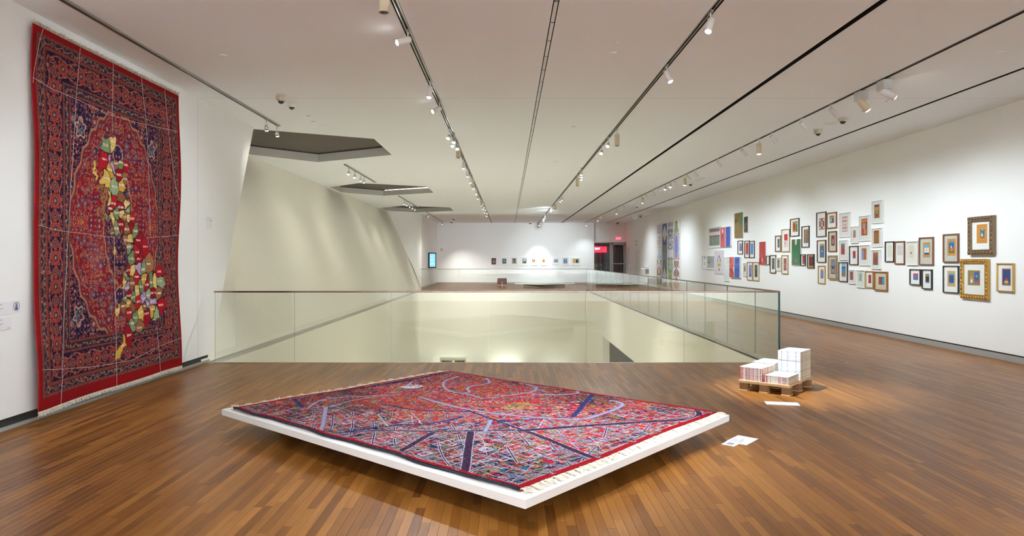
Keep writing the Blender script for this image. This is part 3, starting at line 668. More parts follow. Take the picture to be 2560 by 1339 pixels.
# ------------------------------------------------------------------ pile pattern tools
def hexa(c): return np.array([(c >> 16) / 255, (c >> 8 & 255) / 255, (c & 255) / 255])
def put(img, mask, c, k=1.0):
    img[mask] = img[mask] * (1 - k) + (hexa(c) if isinstance(c, int) else c) * k
def flowers(img, x, y, cell, seed, pals, where, big=.46, vine=None, bg_vine=.06, density=1.0):
    """rosettes on a jittered lattice, with scrolling stems between them"""
    if vine is not None:
        wx = noise2(x / cell * .9, y / cell * .9, seed + 5); wy = noise2(x / cell * .9 + 31, y / cell * .9 + 17, seed + 6)
        v = np.abs(np.sin((x / cell + wx * 2.2) * 3.1) * np.cos((y / cell + wy * 2.2) * 3.1) - .12)
        put(img, where & (v < bg_vine * 1.6), vine)
    ci = np.floor(x / cell).astype(np.int64); cj = np.floor(y / cell).astype(np.int64)
    best = np.full(x.shape, 9.0); bx = np.zeros(x.shape); by = np.zeros(x.shape); bi = np.zeros(x.shape, np.int64); bj = bi.copy()
    for di in (-1, 0, 1):
        for dj in (-1, 0, 1):
            i, j = ci + di, cj + dj
            px = (i + .5 + (h2(i, j, seed) - .5) * .55) * cell; py = (j + .5 + (h2(i, j, seed + 1) - .5) * .55) * cell
            d = np.hypot(x - px, y - py)
            m = d < best
            best = np.where(m, d, best); bx = np.where(m, x - px, bx); by = np.where(m, y - py, by); bi = np.where(m, i, bi); bj = np.where(m, j, bj)
    r = best / cell
    th = np.arctan2(by, bx); k = 5 + np.floor(h2(bi, bj, seed + 2) * 4)
    size = big * (.55 + .45 * h2(bi, bj, seed + 3))
    pet = size * (.82 + .22 * np.cos(k * th + 6 * h2(bi, bj, seed + 4)))
    w0 = where & (h2(bi, bj, seed + 9) < density)
    sel = np.floor(h2(bi, bj, seed + 7) * len(pals)).astype(int)
    for n, pal in enumerate(pals):
        w_ = w0 & (sel == n)
        put(img, w_ & (r < pet), pal[0]); put(img, w_ & (r < pet * .84), pal[1])
        put(img, w_ & (r < pet * .55), pal[2]); put(img, w_ & (r < pet * .36), pal[3]); put(img, w_ & (r < pet * .16), pal[0])
def inside(poly, x, y):
    c = np.zeros(x.shape, bool); n = len(poly)
    for i in range(n):
        x0, y0 = poly[i]; x1, y1 = poly[(i + 1) % n]
        if y0 == y1: continue
        m = (y0 > y) != (y1 > y)
        c ^= m & (x < (x1 - x0) * (y - y0) / (y1 - y0) + x0)
    return c
def seg_dist(pts, x, y):
    d = np.full(x.shape, 9.0)
    for (x0, y0), (x1, y1) in zip(pts[:-1], pts[1:]):
        dx, dy = x1 - x0, y1 - y0; L = dx * dx + dy * dy + 1e-9
        t = np.clip(((x - x0) * dx + (y - y0) * dy) / L, 0, 1)
        d = np.minimum(d, np.hypot(x - x0 - t * dx, y - y0 - t * dy))
    return d
NAVY, RED, ORNG, CREAM, TEAL, PINK = 0x1f1838, 0xb01a1c, 0xb4573f, 0xc9a88a, 0x2f6480, 0xb5525a

# ------------------------------------------------------------------ hanging rug with the patchwork map
RU0, RU1, RV0, RV1 = -.02, 2.86, .105, 3.795
nx, ny = 345, 740
u, v = np.meshgrid(np.linspace(RU0, RU1, nx), np.linspace(RV0, RV1, ny))
W, H = RU1 - RU0, RV1 - RV0
uc, vc = (RU0 + RU1) / 2, (RV0 + RV1) / 2
du = np.minimum(u - RU0, RU1 - u); dv = np.minimum(v - RV0 - .055, RV1 - v)
d = np.minimum(du, dv)
along = np.where(du < dv, v, u)
a_, b_ = np.abs(u - uc), np.abs(v - vc)
img = np.zeros((ny, nx, 3)); img[:] = hexa(0x8e1216)
def band(lo, hi): return (d >= lo) & (d < hi)
def guard(lo, hi, seed):
    m = band(lo, hi); put(img, m, 0x94402c)
    t = np.mod(along + seed * .01, .036) / .036; c = (lo + hi) / 2
    rr = np.hypot((t - .5) * .036, d - c)
    put(img, m & (rr < .0105), NAVY); put(img, m & (rr < .005), 0xc07a5a)
    put(img, m & ((d < lo + .005) | (d > hi - .005)), 0x47243a)
def minor(lo, hi, seed):
    m = band(lo, hi); put(img, m, 0x2c2c40)
    c = (lo + hi) / 2; t = np.mod(along, .15)
    put(img, m & (np.abs(d - c - .014 * np.sin(along * 42)) < .006), 0x9c6a52)
    flowers(img, along, d, .058, seed, [(0x7d2a2c, 0xa63c34, 0xc08a66, 0x2f5a78), (0x35708a, 0x2d5674, 0xb5653f, 0xcaa27c), (0xb88a70, 0x9b3430, 0x35335c, 0xd0a888)], m, .44)
guard(.050, .090, 1); minor(.090, .152, 11); guard(.152, .190, 2)
m = band(.190, .435); put(img, m, NAVY)
flowers(img, along, d + .05, .082, 21, [(0x9c4a34, 0x7c2428, 0xb56a4a, 0x27507a), (0x8a4030, 0x27365e, 0xa84a3c, 0xc59a78)], m, .40, vine=0x8c4a44, bg_vine=.05)
cc = .3125; per = .285
tt = np.mod(along, per) - per / 2; rr = np.hypot(tt * .85, d - cc); th = np.arctan2(d - cc, tt)
pet = .088 * (.84 + .16 * np.cos(8 * th))
for k, c in ((1.15, 0x231a3a), (1.0, 0xb0503e), (.84, 0x8f1f28), (.62, 0xb06a48), (.5, 0x5a2030), (.36, 0x2c3a60), (.2, 0xb87a50)): put(img, m & (rr < pet * k), c)
tt = np.mod(along + per / 2, per) - per / 2; rr = np.hypot(tt * 1.3, d - cc); pet = .062
for k, c in ((1.0, 0xa04a40), (.75, 0x2a3a5c), (.5, 0x9a5a38), (.25, 0x6a1a22)): put(img, m & (rr < pet * k), c)
put(img, m & (np.abs(np.abs(d - cc) - .085 - .02 * np.sin(along * 22)) < .006), 0xa8624e)
guard(.435, .468, 3); minor(.468, .525, 31); guard(.525, .560, 4)
F = d >= .560
put(img, F, 0x9c1216)
RP = [(0x6e1c28, 0x2d2f62, 0xb8553c, 0xd0aa86), (0xb46048, 0x8c1d24, 0x2b5a80, 0xcaa080), (0x2c2c5e, 0x3c6c8c, 0xa82a24, 0xcf9a70), (0xc08a6c, 0xa63a30, 0x2c2a58, 0xb8623f)]
put(img, F & (noise2(a_ * 34, b_ * 34, 40) > .70), 0x2c2a58)
put(img, F & (noise2(a_ * 38 + 9, b_ * 38, 42) > .74), 0xb0643c)
flowers(img, a_, b_, .062, 41, RP, F, .50, vine=0x3a2a54, bg_vine=.09, density=.86)
flowers(img, a_ + .03, b_ + .02, .15, 45, RP, F, .40, vine=0x9c6a50, bg_vine=.035, density=.8)
put(img, F & (noise2(a_ * 70, b_ * 70, 43) > .80), 0x8c0f14)
# corner spandrels
hw, hh = W / 2 - .56, H / 2 - .61
lob = ((a_ / (hw * 1.03)) ** 1.75 + (b_ / (hh * 1.06)) ** 1.75) ** (1 / 1.75) + .018 * np.cos(np.arctan2(b_, a_ * 1.6) * 26)
S = F & (lob > 1)
put(img, S, 0x1f183a); flowers(img, a_, b_, .075, 51, RP, S, .46, vine=0x9a5248, bg_vine=.07); flowers(img, a_, b_, .2, 53, RP, S, .36, density=.8)
put(img, F & (np.abs(lob - .995) < .013), 0xa8785e); put(img, F & (np.abs(lob - .965) < .012), 0x7c2a34)
# pale scroll cartouches in the corners
rc = np.hypot(a_ - hw * .83, (b_ - hh * .80) * .8)
put(img, F & (np.abs(rc - .075 - .018 * np.sin(np.arctan2(b_ - hh * .8, a_ - hw * .83) * 5)) < .009), 0xb8a698)
put(img, F & (rc < .04) & (noise2(u * 60, v * 60, 3) > .5), 0x4b7290)
# central medallion
M2 = ((a_ / .30) ** 1.7 + (b_ / .70) ** 1.7) ** (1 / 1.7) + .03 * np.cos(np.arctan2(b_, a_ * 2.2) * 18)
Q = F & (M2 < 1)
put(img, Q, 0x241a40); flowers(img, a_, b_, .058, 61, RP, Q, .5, vine=0xa35a4c, bg_vine=.07); flowers(img, a_, b_, .14, 63, RP, Q, .36, density=.8)
put(img, F & (np.abs(M2 - 1) < .03), 0xb3806a); put(img, F & (np.abs(M2 - .93) < .02), 0x8a1d26)
rr = np.hypot(a_ * 1.2, (b_ - .82)); put(img, F & (rr < .11), 0x35224f); flowers(img, a_, b_, .07, 66, RP, F & (rr < .105), .45); put(img, F & (np.abs(rr - .105) < .008), 0xbf9a84)
# wear and dye variation
ab = .90 + .12 * noise2(u * 1.3, v * 9, 77) + .05 * noise2(u * 40, v * 90, 78)
wearm = np.clip(noise2(u * 3, v * 3, 5) - .62, 0, 1) * 1.1 * np.exp(-((u - 1.0) ** 2 + (v - 1.45) ** 2) / .15)
img = img * np.array([.90, .90, .86]) * ab[..., None] * (1 - wearm[..., None]) + hexa(0xb09a90) * wearm[..., None]
# the felt patches of the map
PC = {'g': (0x7c8f68, 0x8fa37e, 0x6f8458), 'y': (0xcfae58, 0xd8bb6e, 0xc49a3c), 'r': (0xa01622, 0x8f1420, 0xa81c26), 'b': (0x93633f, 0x875838, 0x9d6c48), 'p': (0xa58fb4, 0xb29cc0, 0x9a86ac)}
wu = u + .035 * (noise2(u * 22, v * 22, 81) - .5); wv = v + .035 * (noise2(u * 22 + 9, v * 22 + 5, 82) - .5)
ins = inside(MAP_OUTLINE, wu + .018 * (noise2(u * 45, v * 45, 83) - .5), wv)
d1 = np.full(u.shape, 9.0); d2 = d1.copy(); who = np.zeros(u.shape, int)
for k, (c, su, sv) in enumerate(MAP_SEEDS):
    q = np.hypot((wu - su) * 1.25, wv - sv)
    nw = q < d1
    d2 = np.where(nw, d1, np.minimum(d2, q)); d1 = np.where(nw, q, d1); who = np.where(nw, k, who)
for k, (c, su, sv) in enumerate(MAP_SEEDS):
    m = ins & (who == k)
    put(img, m, PC[c][k % 3])
    m2 = m & (noise2(u * 130, v * 130, k) > .70)
    put(img, m2, hexa(PC[c][k % 3]) * .82)
    # stitched name: pale strokes
    if k % 9 != 4:
        t = (np.abs(v - sv) < .013) & (np.abs(u - su) < .052) & (noise2(u * 190, v * 90, k + 7) > .42)
        put(img, m & t, 0xd9c0b4)
put(img, ins & ((d2 - d1) < .012), 0x3a1c22)
er = ins.copy()
er[1:-1, 1:-1] = ins[1:-1, 1:-1] & ins[:-2, 1:-1] & ins[2:, 1:-1] & ins[1:-1, :-2] & ins[1:-1, 2:]
put(img, ins & ~er, 0x33201f)
for c, pl in MAP_ISLANDS:
    m = inside(pl, wu + .02 * (noise2(u * 60, v * 60, 5) - .5), wv); put(img, m, PC[c][0]); put(img, m & (noise2(u * 90, v * 60, 8) > .68), 0x4a2a26)
felt = ins

# relief: the rug hangs a little off the wall, waving at its edges and kicking out at the foot
off = .045 + .012 * np.sin(u * 5.1 + 1) * np.sin(v * 1.7) + .035 * np.clip(1.2 - v, 0, 1.2) ** 1.4 * (.55 + .45 * np.cos(u * 3.3)) + .014 * np.exp(-((u - RU0) / .25) ** 2) * (1 + np.sin(v * 3.2)) + .022 * np.exp(-((RU1 - u) / .25) ** 2) * (1 + np.sin(v * 2.6 + 1))
du_e = .022 * np.sin((v - .1) * .86) * np.clip(1 - (u - RU0) / 1.2, 0, 1) - .02 * np.sin((v - .1) * .86) * np.clip(1 - (RU1 - u) / 1.2, 0, 1) + .005 * np.sin(v * 5.1) * np.clip(1 - (u - RU0) / .6, 0, 1)
off = off + np.where(felt, .003, 0)
P = np.stack([off, u + du_e - uc, v], -1)
rug = thing('hanging_rug', 'large red patterned rug hung on the left wall with a patchwork map stitched on it', 'rug', (XL, 6.5 + uc, 0))
link('pile', grid_mesh('pile', P, img, M_RUG), rug)
def rug_pt(uu, vv, lift=.008):
    j = min(nx - 1, max(0, int(round((uu - RU0) / W * (nx - 1))))); i = min(ny - 1, max(0, int(round((vv - RV0) / H * (ny - 1)))))
    q = P[i, j]; return Vector((q[0] + lift, q[1], q[2]))
bk = MB()
jj = list(range(0, nx, 12)) + [nx - 1]
for edge in ((0, jj), (ny - 1, jj)):
    for p, q in zip(edge[1][:-1], edge[1][1:]):
        A, B = P[edge[0], p], P[edge[0], q]
        bk.face([A, B, (B[0] - .010, B[1], B[2]), (A[0] - .010, A[1], A[2])])
ii = list(range(0, ny, 12)) + [ny - 1]
for col_ in (0, nx - 1):
    for p, q in zip(ii[:-1], ii[1:]):
        A, B = P[p, col_], P[q, col_]
        bk.face([A, B, (B[0] - .012, B[1], B[2]), (A[0] - .012, A[1], A[2])])
bk.build('selvedge', mat('selvedge_red', 0x8c1216, .95), rug)
def strands(n, fn, r=.0014):
    m = MB()
    for k in range(n):
        pts = fn(k)
        m.tube(pts, r, 3, caps=False, r1=r * .55)
    return m
def lower(k):
    uu = RU0 + W * (k + rnd.random()) / 1100; p = rug_pt(uu, RV0, -.006); l = rnd.uniform(.035, .055)
    return [p, p + Vector((rnd.uniform(.0, .015), rnd.uniform(-.01, .01), -l * .5)), p + Vector((rnd.uniform(.0, .02), rnd.uniform(-.022, .022), -l))]
o = strands(1100, lower, .0020).build('lower_fringe', M_FRINGE, rug, label='cream fringe along the foot'); o['kind'] = 'stuff'
def upper(k):
    uu = RU0 + W * (k + rnd.random()) / 800; p = rug_pt(uu, RV1, -.006); l = rnd.uniform(.02, .05)
    return [p, p + Vector((rnd.uniform(0, .012), rnd.uniform(-.02, .02), l * .7)), p + Vector((rnd.uniform(.0, .03), rnd.uniform(-.035, .035), l * rnd.uniform(.3, 1.1)))]
o = strands(800, upper, .0020).build('upper_fringe', M_FRINGEB, rug, label='tan curled fringe along the top'); o['kind'] = 'stuff'
M_STRING = mat('white_string', (.55, .50, .50), .8)
for ln in RUG_STRINGS:
    pts = []
    for (u0, v0), (u1, v1) in zip(ln[:-1], ln[1:]):
        n = max(2, int(math.hypot(u1 - u0, v1 - v0) / .08))
        for k in range(n): pts.append(rug_pt(u0 + (u1 - u0) * k / n, v0 + (v1 - v0) * k / n, .007))
    pts.append(rug_pt(*ln[-1], .007))
    m = MB(); m.tube(pts, .0019, 5); m.build('string', M_STRING, rug)

# ------------------------------------------------------------------ floating platform and the street map carpet
PA = math.radians(49)
PX0, PX1, PY0, PY1, PZ = -.055, 2.735, -.03, 3.53, .20
plat = thing('floating_platform', 'low white platform hovering over the floor on a set back base blackened for the shade beneath', 'platform', (.11, 3.90, 0), PA)
b = MB(); b.bbox(PX0, PX1, PY0, PY1, PZ - .052, PZ, .0015); b.build('deck', M_DECK, plat)
b = MB(); b.box(PX0 + .36, PX1 - .36, PY0 + .36, PY1 - .36, 0, PZ - .052); b.build('plinth', M_BASED, plat)  # unseen base, black and enlarged to deepen the shade under the deck

CX0, CX1, CY0, CY1 = .000, 2.70, .070, 3.44
nx, ny = 740, 930
x, y = np.meshgrid(np.linspace(CX0, CX1, nx), np.linspace(CY0, CY1, ny))
img = np.zeros((ny, nx, 3)); img[:] = hexa(0xa02030)
wx = x + .05 * (noise2(x * 9, y * 9, 1) - .5); wy = y + .05 * (noise2(x * 9 + 40, y * 9 + 3, 2) - .5)
PALR = [0xb8182c, 0xa81426, 0xc42438, 0xb04034, 0xc89890, 0x55683c, 0x22265a, 0xa88c48, 0x3c6480, 0xb41a2e, 0xb2182c, 0x7c8a98]
PALN = [0x161a44, 0x1c2052, 0x101434, 0x4a6038, 0x586c46, 0xb03c28, 0x98182a, 0xa87c4c, 0x33607c, 0x141840, 0xa02c20, 0x7a2038]
cen = np.exp(-(((x - 1.55) / .95) ** 2 + ((y - 1.9) / 1.15) ** 2))
reg = noise2(x * 2.6, y * 2.6, 9) * .7 + cen * .75
for s_, sd in ((.040, 3), (.024, 4), (.015, 5)):
    gi = np.floor(wx / s_ + 2 * noise2(wx * 30, wy * 30, sd)).astype(np.int64); gj = np.floor(wy / s_ + 2 * noise2(wx * 30 + 7, wy * 30 + 1, sd + 1)).astype(np.int64)
    hh_ = h2(gi, gj, sd); sel = np.floor(h2(gi, gj, sd + 20) * 12).astype(int)
    use = hh_ < (1.0 if s_ > .03 else (.42 - .26 * np.clip(1.3 - y * .6 - x * .25, 0, 1)))
    redm = reg > .55 + .35 * (h2(gi, gj, sd + 30) - .5)
    for k in range(12):
        put(img, use & (sel == k) & redm, PALR[k]); put(img, use & (sel == k) & ~redm, PALN[k])
# rosettes of the old carpet still showing between the streets
FP = [(0x20245a, 0xb8432c, 0xd0925c, 0x1d2048), (0xc8a070, 0x1a1d46, 0xb02a2c, 0x6a8a5a), (0x8a1c28, 0x1e2350, 0xc86a3c, 0xd8b898)]
flowers(img, wx, wy, .16, 71, FP, (noise2(x * 5, y * 5, 12) > .56) & (reg < .62), .42, density=.8)
for cx_, cy_ in ((1.0, 2.65), (1.02, 1.95), (1.15, 2.35), (2.1, 2.35)):
    rr = np.hypot(x - cx_, (y - cy_) * .9); fuz = rr + .1 * (noise2(x * 14, y * 14, 33) - .5)
    put(img, (fuz < .26) & (noise2(x * 90, y * 90, 34) > .66), 0xb0502e); put(img, ((np.abs(fuz - .13) < .014) | (np.abs(fuz - .22) < .01)) & (noise2(x * 40, y * 40, 35) > .45), 0x9a3a26, .8)
put(img, (np.hypot((x - 1.75) / 1.5, y - 1.55) < .12) & (noise2(x * 80, y * 80, 36) > .6), 0xc0a044)
# street grids, denser towards the near corner
front = np.clip((1.45 - .55 * x - .42 * (y - .4)) * 1.6, 0, 1)
front = np.maximum(front, np.clip(1.15 - y * .95, 0, 1) * np.clip(noise2(x * 1.6, y * 1.6, 50) * 2 - .3, 0, 1))
front = np.maximum(front, np.clip(.62 - x * 1.0, 0, 1) * .9)
for ang, sx_, sy_, sd, thr in ((-8, .105, .085, 61, .34), (-3, .066, .058, 57, .62), (52, .19, .16, 64, .55), (22, .27, .30, 67, .5)):
    ca, sa = math.cos(math.radians(ang)), math.sin(math.radians(ang))
    wob = .05 * (noise2(x * 3, y * 3, sd + 50) - .5)
    p = (x * ca + y * sa + wob); q = (-x * sa + y * ca + wob)
    for c_, s_, oth, so in ((p, sx_, q, sy_), (q, sy_, p, sx_)):
        ln = np.floor(c_ / s_); fr_ = np.abs(c_ - (ln + .5) * s_)
        on = h2(ln.astype(np.int64), np.floor(oth / (so * 1.02)).astype(np.int64), sd) < front * (1.0 - thr) * 1.1
        dbl = h2(ln.astype(np.int64), ln.astype(np.int64), sd + 3) > .62
        put(img, on & ~dbl & (fr_ < .0023), 0xcfc3d4); put(img, on & dbl & (np.abs(fr_ - .0075) < .0021), 0xd0c6d4)
        put(img, on & dbl & (fr_ < .0052), 0x221c40)
# small house blocks in white
for k in range(60):
    bx_, by_ = rnd.uniform(.15, 2.3), rnd.uniform(.25, 1.5)
    if rnd.random() > .5: bx_, by_ = rnd.uniform(.15, .9), rnd.uniform(.3, 3.0)
    s1, s2 = rnd.uniform(.02, .05), rnd.uniform(.015, .035)
    m = (np.maximum(np.abs(x - bx_) / s1, np.abs(y - by_) / s2)); put(img, (m < 1) & (m > .72), 0xcabfce)
# the winding boundary, river and main roads
LC = {'n': 0x33203c, 'u': 0x2a2c62, 'd': 0x1d2142, 'w': 0xa6a2bc, 's': 0xd6ccdb}
for c, wd_, pts in CITY_LINES:
    if c == 'w': wd_ *= .72
    if c != 's' and len(pts) > 2:     # round the corners
        for _ in range(2):
            q = [pts[0]]
            for (ax, ay), (bx, by) in zip(pts[:-1], pts[1:]): q += [(ax * .75 + bx * .25, ay * .75 + by * .25), (ax * .25 + bx * .75, ay * .25 + by * .75)]
            pts = q + [pts[-1]]
    dd = seg_dist(pts, x, y)
    fz = .006 * (noise2(x * 60, y * 60, 90) - .5)
    if c in 'n': put(img, np.abs(dd - wd_ * .5) < .006, 0xb9aabd)
    if c == 'w': put(img, np.abs(dd - wd_ * .5) < .005, 0x7d6a86)
    core = dd + fz < wd_ * .5
    if c == 'd': core &= noise2(x * 50, y * 50, 91) > .38
    put(img, core, LC[c])
    if c in 'nu': put(img, core & (noise2(x * 120, y * 120, 92) > .74), 0x6a4456 if c == 'n' else 0x45487c)
# pale block near the far left, border strips
put(img, (np.abs(x - 1.75) < .10) & (np.abs(y - 3.0) < .09) & (noise2(x * 40, y * 40, 93) > .3), 0xd8d2d6)
e_ = np.minimum(np.minimum(x - CX0, CX1 - x) , np.minimum(y - CY0, CY1 - y) )
brk = noise2(x * 8, y * 8, 95)
put(img, (e_ < .055) & (brk > .22), 0x98101e)
put(img, (e_ < .022), 0x98101e)
put(img, (np.abs(e_ - .058) < .004) & (brk > .4), 0xb5a3a4)
put(img, (x - CX0 < .016), 0x0d0d20)
img = np.clip(img * (.70 + .20 * noise2(x * 150, y * 150, 99))[..., None], 0, 1)
grey_ = img.mean(-1, keepdims=True); img = np.clip(grey_ + (img - grey_) * 1.12, 0, 1)
z = .016 + .003 * noise2(x * 60, y * 60, 7) + .002 * np.sin(x * 7) * np.sin(y * 5)
edge_w = .010 * np.sin(y * 5.2 + .6) + .006 * np.sin(y * 11.7)
xx = x + np.clip(1 - (x - CX0) / .5, 0, 1) * (edge_w + .012) + np.clip(1 - (CX1 - x) / .5, 0, 1) * .008 * np.sin(y * 4.3)
yy = y + np.clip(1 - (y - CY0) / .4, 0, 1) * .010 * np.sin(x * 4.1 + 1) + np.clip(1 - (CY1 - y) / .4, 0, 1) * .012 * np.sin(x * 3.7)
z = z + .004 * np.clip(1 - (x - CX0) / .05, 0, 1) * (1 + np.sin(y * 6.1))
P2 = np.stack([xx, yy, z], -1)
carp = thing('map_carpet', 'red and navy street map carpet with white fringe lying on the white platform', 'carpet', (.11, 3.90, PZ), PA)
link('pile', grid_mesh('pile', P2, img, M_RUG), carp)
b = MB()
for c0, seq in ((None, [(i, 0) for i in range(0, ny, 10)] + [(ny - 1, 0)]), (None, [(i, nx - 1) for i in range(0, ny, 10)] + [(ny - 1, nx - 1)])):
    b.tube([Vector(P2[i, j]) + Vector((0, 0, -.006)) for i, j in seq], .0062, 6)
b.build('binding', M_BIND, carp, label='black overcast edge binding')
for i in (0, ny - 1):
    b = MB(); s_ = list(range(0, nx, 10)) + [nx - 1]
    for p, q in zip(s_[:-1], s_[1:]):
        A, B = P2[i, p], P2[i, q]; b.face([A, B, (B[0], B[1], .001), (A[0], A[1], .001)])
    b.build('carpet_edge', bpy.data.materials.get('carpet_edge_red') or mat('carpet_edge_red', 0x8c1220, .95), carp)
def fr(k):
    t = (k + rnd.random()) / 1500; j = int(t * (nx - 1)); p = Vector(P2[0, j]) - Vector((0, -.003, .008))
    ph = t * 96; g_ = math.floor(ph) + .5 - ph; w_ = (CX1 - CX0) / 96; l = rnd.uniform(.045, .085); s = rnd.uniform(-.016, .016) + g_ * w_ * .55 + .020 * math.sin(math.floor(ph) * 2.4)
    p = p + Vector((g_ * w_ * .45, 0, 0))
    return [p, p + Vector((s * .4, -l * .35, rnd.uniform(.004, .013))), p + Vector((s * .9, -l * .75, rnd.uniform(-.001, .010))), p + Vector((s * 1.2 + rnd.uniform(-.012, .012), -l, -.006 + rnd.uniform(0, .005)))]
o = strands(1500, fr, .0021).build('near_fringe', M_FRINGE, carp, label='cream cotton fringe on the near right edge'); o['kind'] = 'stuff'
def fr2(k):
    t = (k + rnd.random()) / 700; j = int(t * (nx - 1)); p = Vector(P2[ny - 1, j]) - Vector((0, .003, .008))
    l = rnd.uniform(.04, .08); s = rnd.uniform(-.03, .03); up = .022 if math.sin(t * 120) > .3 else .006
    return [p, p + Vector((s * .4, l * .4, rnd.uniform(.004, up))), p + Vector((s, l * .8, rnd.uniform(.0, up))), p + Vector((s * 1.3, l, -.004))]
o = strands(700, fr2, .0021).build('far_fringe', M_FRINGE, carp, label='cream cotton fringe on the far left edge'); o['kind'] = 'stuff'

# ------------------------------------------------------------------ pallet with four stacks of printed sheets
PAL = (3.20, 7.76); A2 = math.radians(49)
pal = thing('wooden_pallet', 'small pine pallet on the wood floor by the glass corner, carrying paper stacks', 'pallet', (*PAL, 0), A2)
pl, pw = .80, .60
for k in range(5):
    b = MB(); w5 = pw / 5
    b.bbox(-.005, pl + .005, k * w5 - .004, (k + 1) * w5 - .008, .104, .122, .002); b.build('deck_board', M_PINE, pal)
for xx_ in (.0, .34, .69):
    b = MB(); b.bbox(xx_, xx_ + .10, 0, pw - .01, .088, .104, .002); b.build('bearer_board', M_PINE, pal)
for xx_ in (.0, .345, .695):
    for yy_ in (.0, .255, .49):
        b = MB(); b.bbox(xx_ + .004, xx_ + .098, yy_, yy_ + .095, .010, .088, .003); b.build('block', M_PINED, pal)
for xx_ in (.0, .345, .695):
    for yy_ in (.0, .255, .49):
        b = MB(); b.bbox(xx_ + .001, xx_ + .101, yy_ - .003, yy_ + .098, 0, .010, .001); b.build('foot_pad', M_PINE, pal)

def stack(loc, L, Wd, Hh, cols, label, scr, seed):
    """L along the pallet length, Wd across; sheets with printed edges"""
    r = random.Random(seed)
    ca, sa = math.cos(A2), math.sin(A2)
    t = thing('paper_stack', label, 'paper stack', (PAL[0] + loc[0] * ca - loc[1] * sa, PAL[1] + loc[0] * sa + loc[1] * ca, .122), A2 + r.uniform(-.02, .02), 'stacks of printed sheets on the pallet')
    n = max(6, int(Hh / .0065)); m = MB(); nc = 34
    base = [[r.choice(cols) if r.random() < .5 else cols[0] for _ in range(nc)] for _ in range(4)]
    for i in range(n):
        z0, z1 = Hh * i / n, Hh * (i + 1) / n - .0006
        jx, jy = r.uniform(-.0007, .0007), r.uniform(-.0007, .0007)
        if r.random() < .08: jx += r.uniform(-.002, .002); jy += r.uniform(-.002, .002)
        x0, x1, y0, y1 = jx, L + jx, jy, Wd + jy
        lt = r.choice((1., 1., .95, .88))
        C4 = [(x0, y0), (x1, y0), (x1, y1), (x0, y1)]
        for s in range(4):
            (ax, ay), (bx, by) = C4[s], C4[(s + 1) % 4]
            for k in range(nc):
                f0, f1 = k / nc, (k + 1) / nc
                c = hexa(base[s][k]); c = c * lt
                if r.random() < .18: c = c * .5 + .45
                if s == 0: c = c * np.array([.98, .93, .83])
                m.face([(ax + (bx - ax) * f0, ay + (by - ay) * f0, z0), (ax + (bx - ax) * f1, ay + (by - ay) * f1, z0), (ax + (bx - ax) * f1, ay + (by - ay) * f1, z1), (ax + (bx - ax) * f0, ay + (by - ay) * f0, z1)], 0, tuple(nlin(c)))
        m.face([(x0, y0, z0), (x0, y1, z0), (x1, y1, z0), (x1, y0, z0)], 0, (.8, .8, .79)); m.face([(x0, y0, z1), (x1, y0, z1), (x1, y1, z1), (x0, y1, z1)], 0, (.8, .8, .79))
    m.build('sheets', M_PRINT, t)
    nx_, ny_ = 34, 26
    gx, gy = np.meshgrid(np.linspace(0, L, nx_), np.linspace(0, Wd, ny_))
    im = np.zeros((ny_, nx_, 3)); im[:] = .93
    nz = noise2(gx * 90, gy * 90, seed); put(im, nz > .66, scr[0]); put(im, (nz > .60) & (noise2(gx * 60, gy * 60, seed + 1) > .55), scr[1])
    put(im, (np.minimum(np.minimum(gx, L - gx), np.minimum(gy, Wd - gy)) < .03), 0xeeeeee)
    zz = Hh + .001 + .004 * noise2(gx * 8, gy * 8, seed + 3) * np.clip(np.minimum(np.minimum(gx, L - gx), np.minimum(gy, Wd - gy)) / .03, 0, 1)
    link('top_sheet', grid_mesh('top_sheet', np.stack([gx, gy, zz], -1), im, M_PRINT), t)
EDG = [0xe6e4e0, 0xd8d8dc, 0xb88a90, 0x9aa0b4, 0xc23a48, 0xe0d8d0, 0xc8a090]
EDB = [0xe2e4e6, 0xe4e4e4, 0xdfe2e6, 0x9aa2bc, 0xe6e6e4, 0xc8ccd8]
stack((.015, .325), .375, .262, .155, EDG, 'mid height paper stack with red streaked edges at the left corner of the pallet', (0xb0455a, 0x5a5a78), 3)
stack((.015, .025), .375, .262, .085, EDG + [0x3a4058], 'lowest paper stack, red printed top sheet, at the near corner of the pallet', (0xc23a50, 0x44485e), 5)
stack((.415, .015), .365, .262, .335, EDB, 'tallest paper stack with pale blue streaks on its edges', (0x707890, 0xa8acb8), 8)
stack((.415, .320), .365, .262, .170, EDB, 'paper stack at the hidden back corner of the pallet, seen between its neighbours', (0x687490, 0x9098a8), 11)
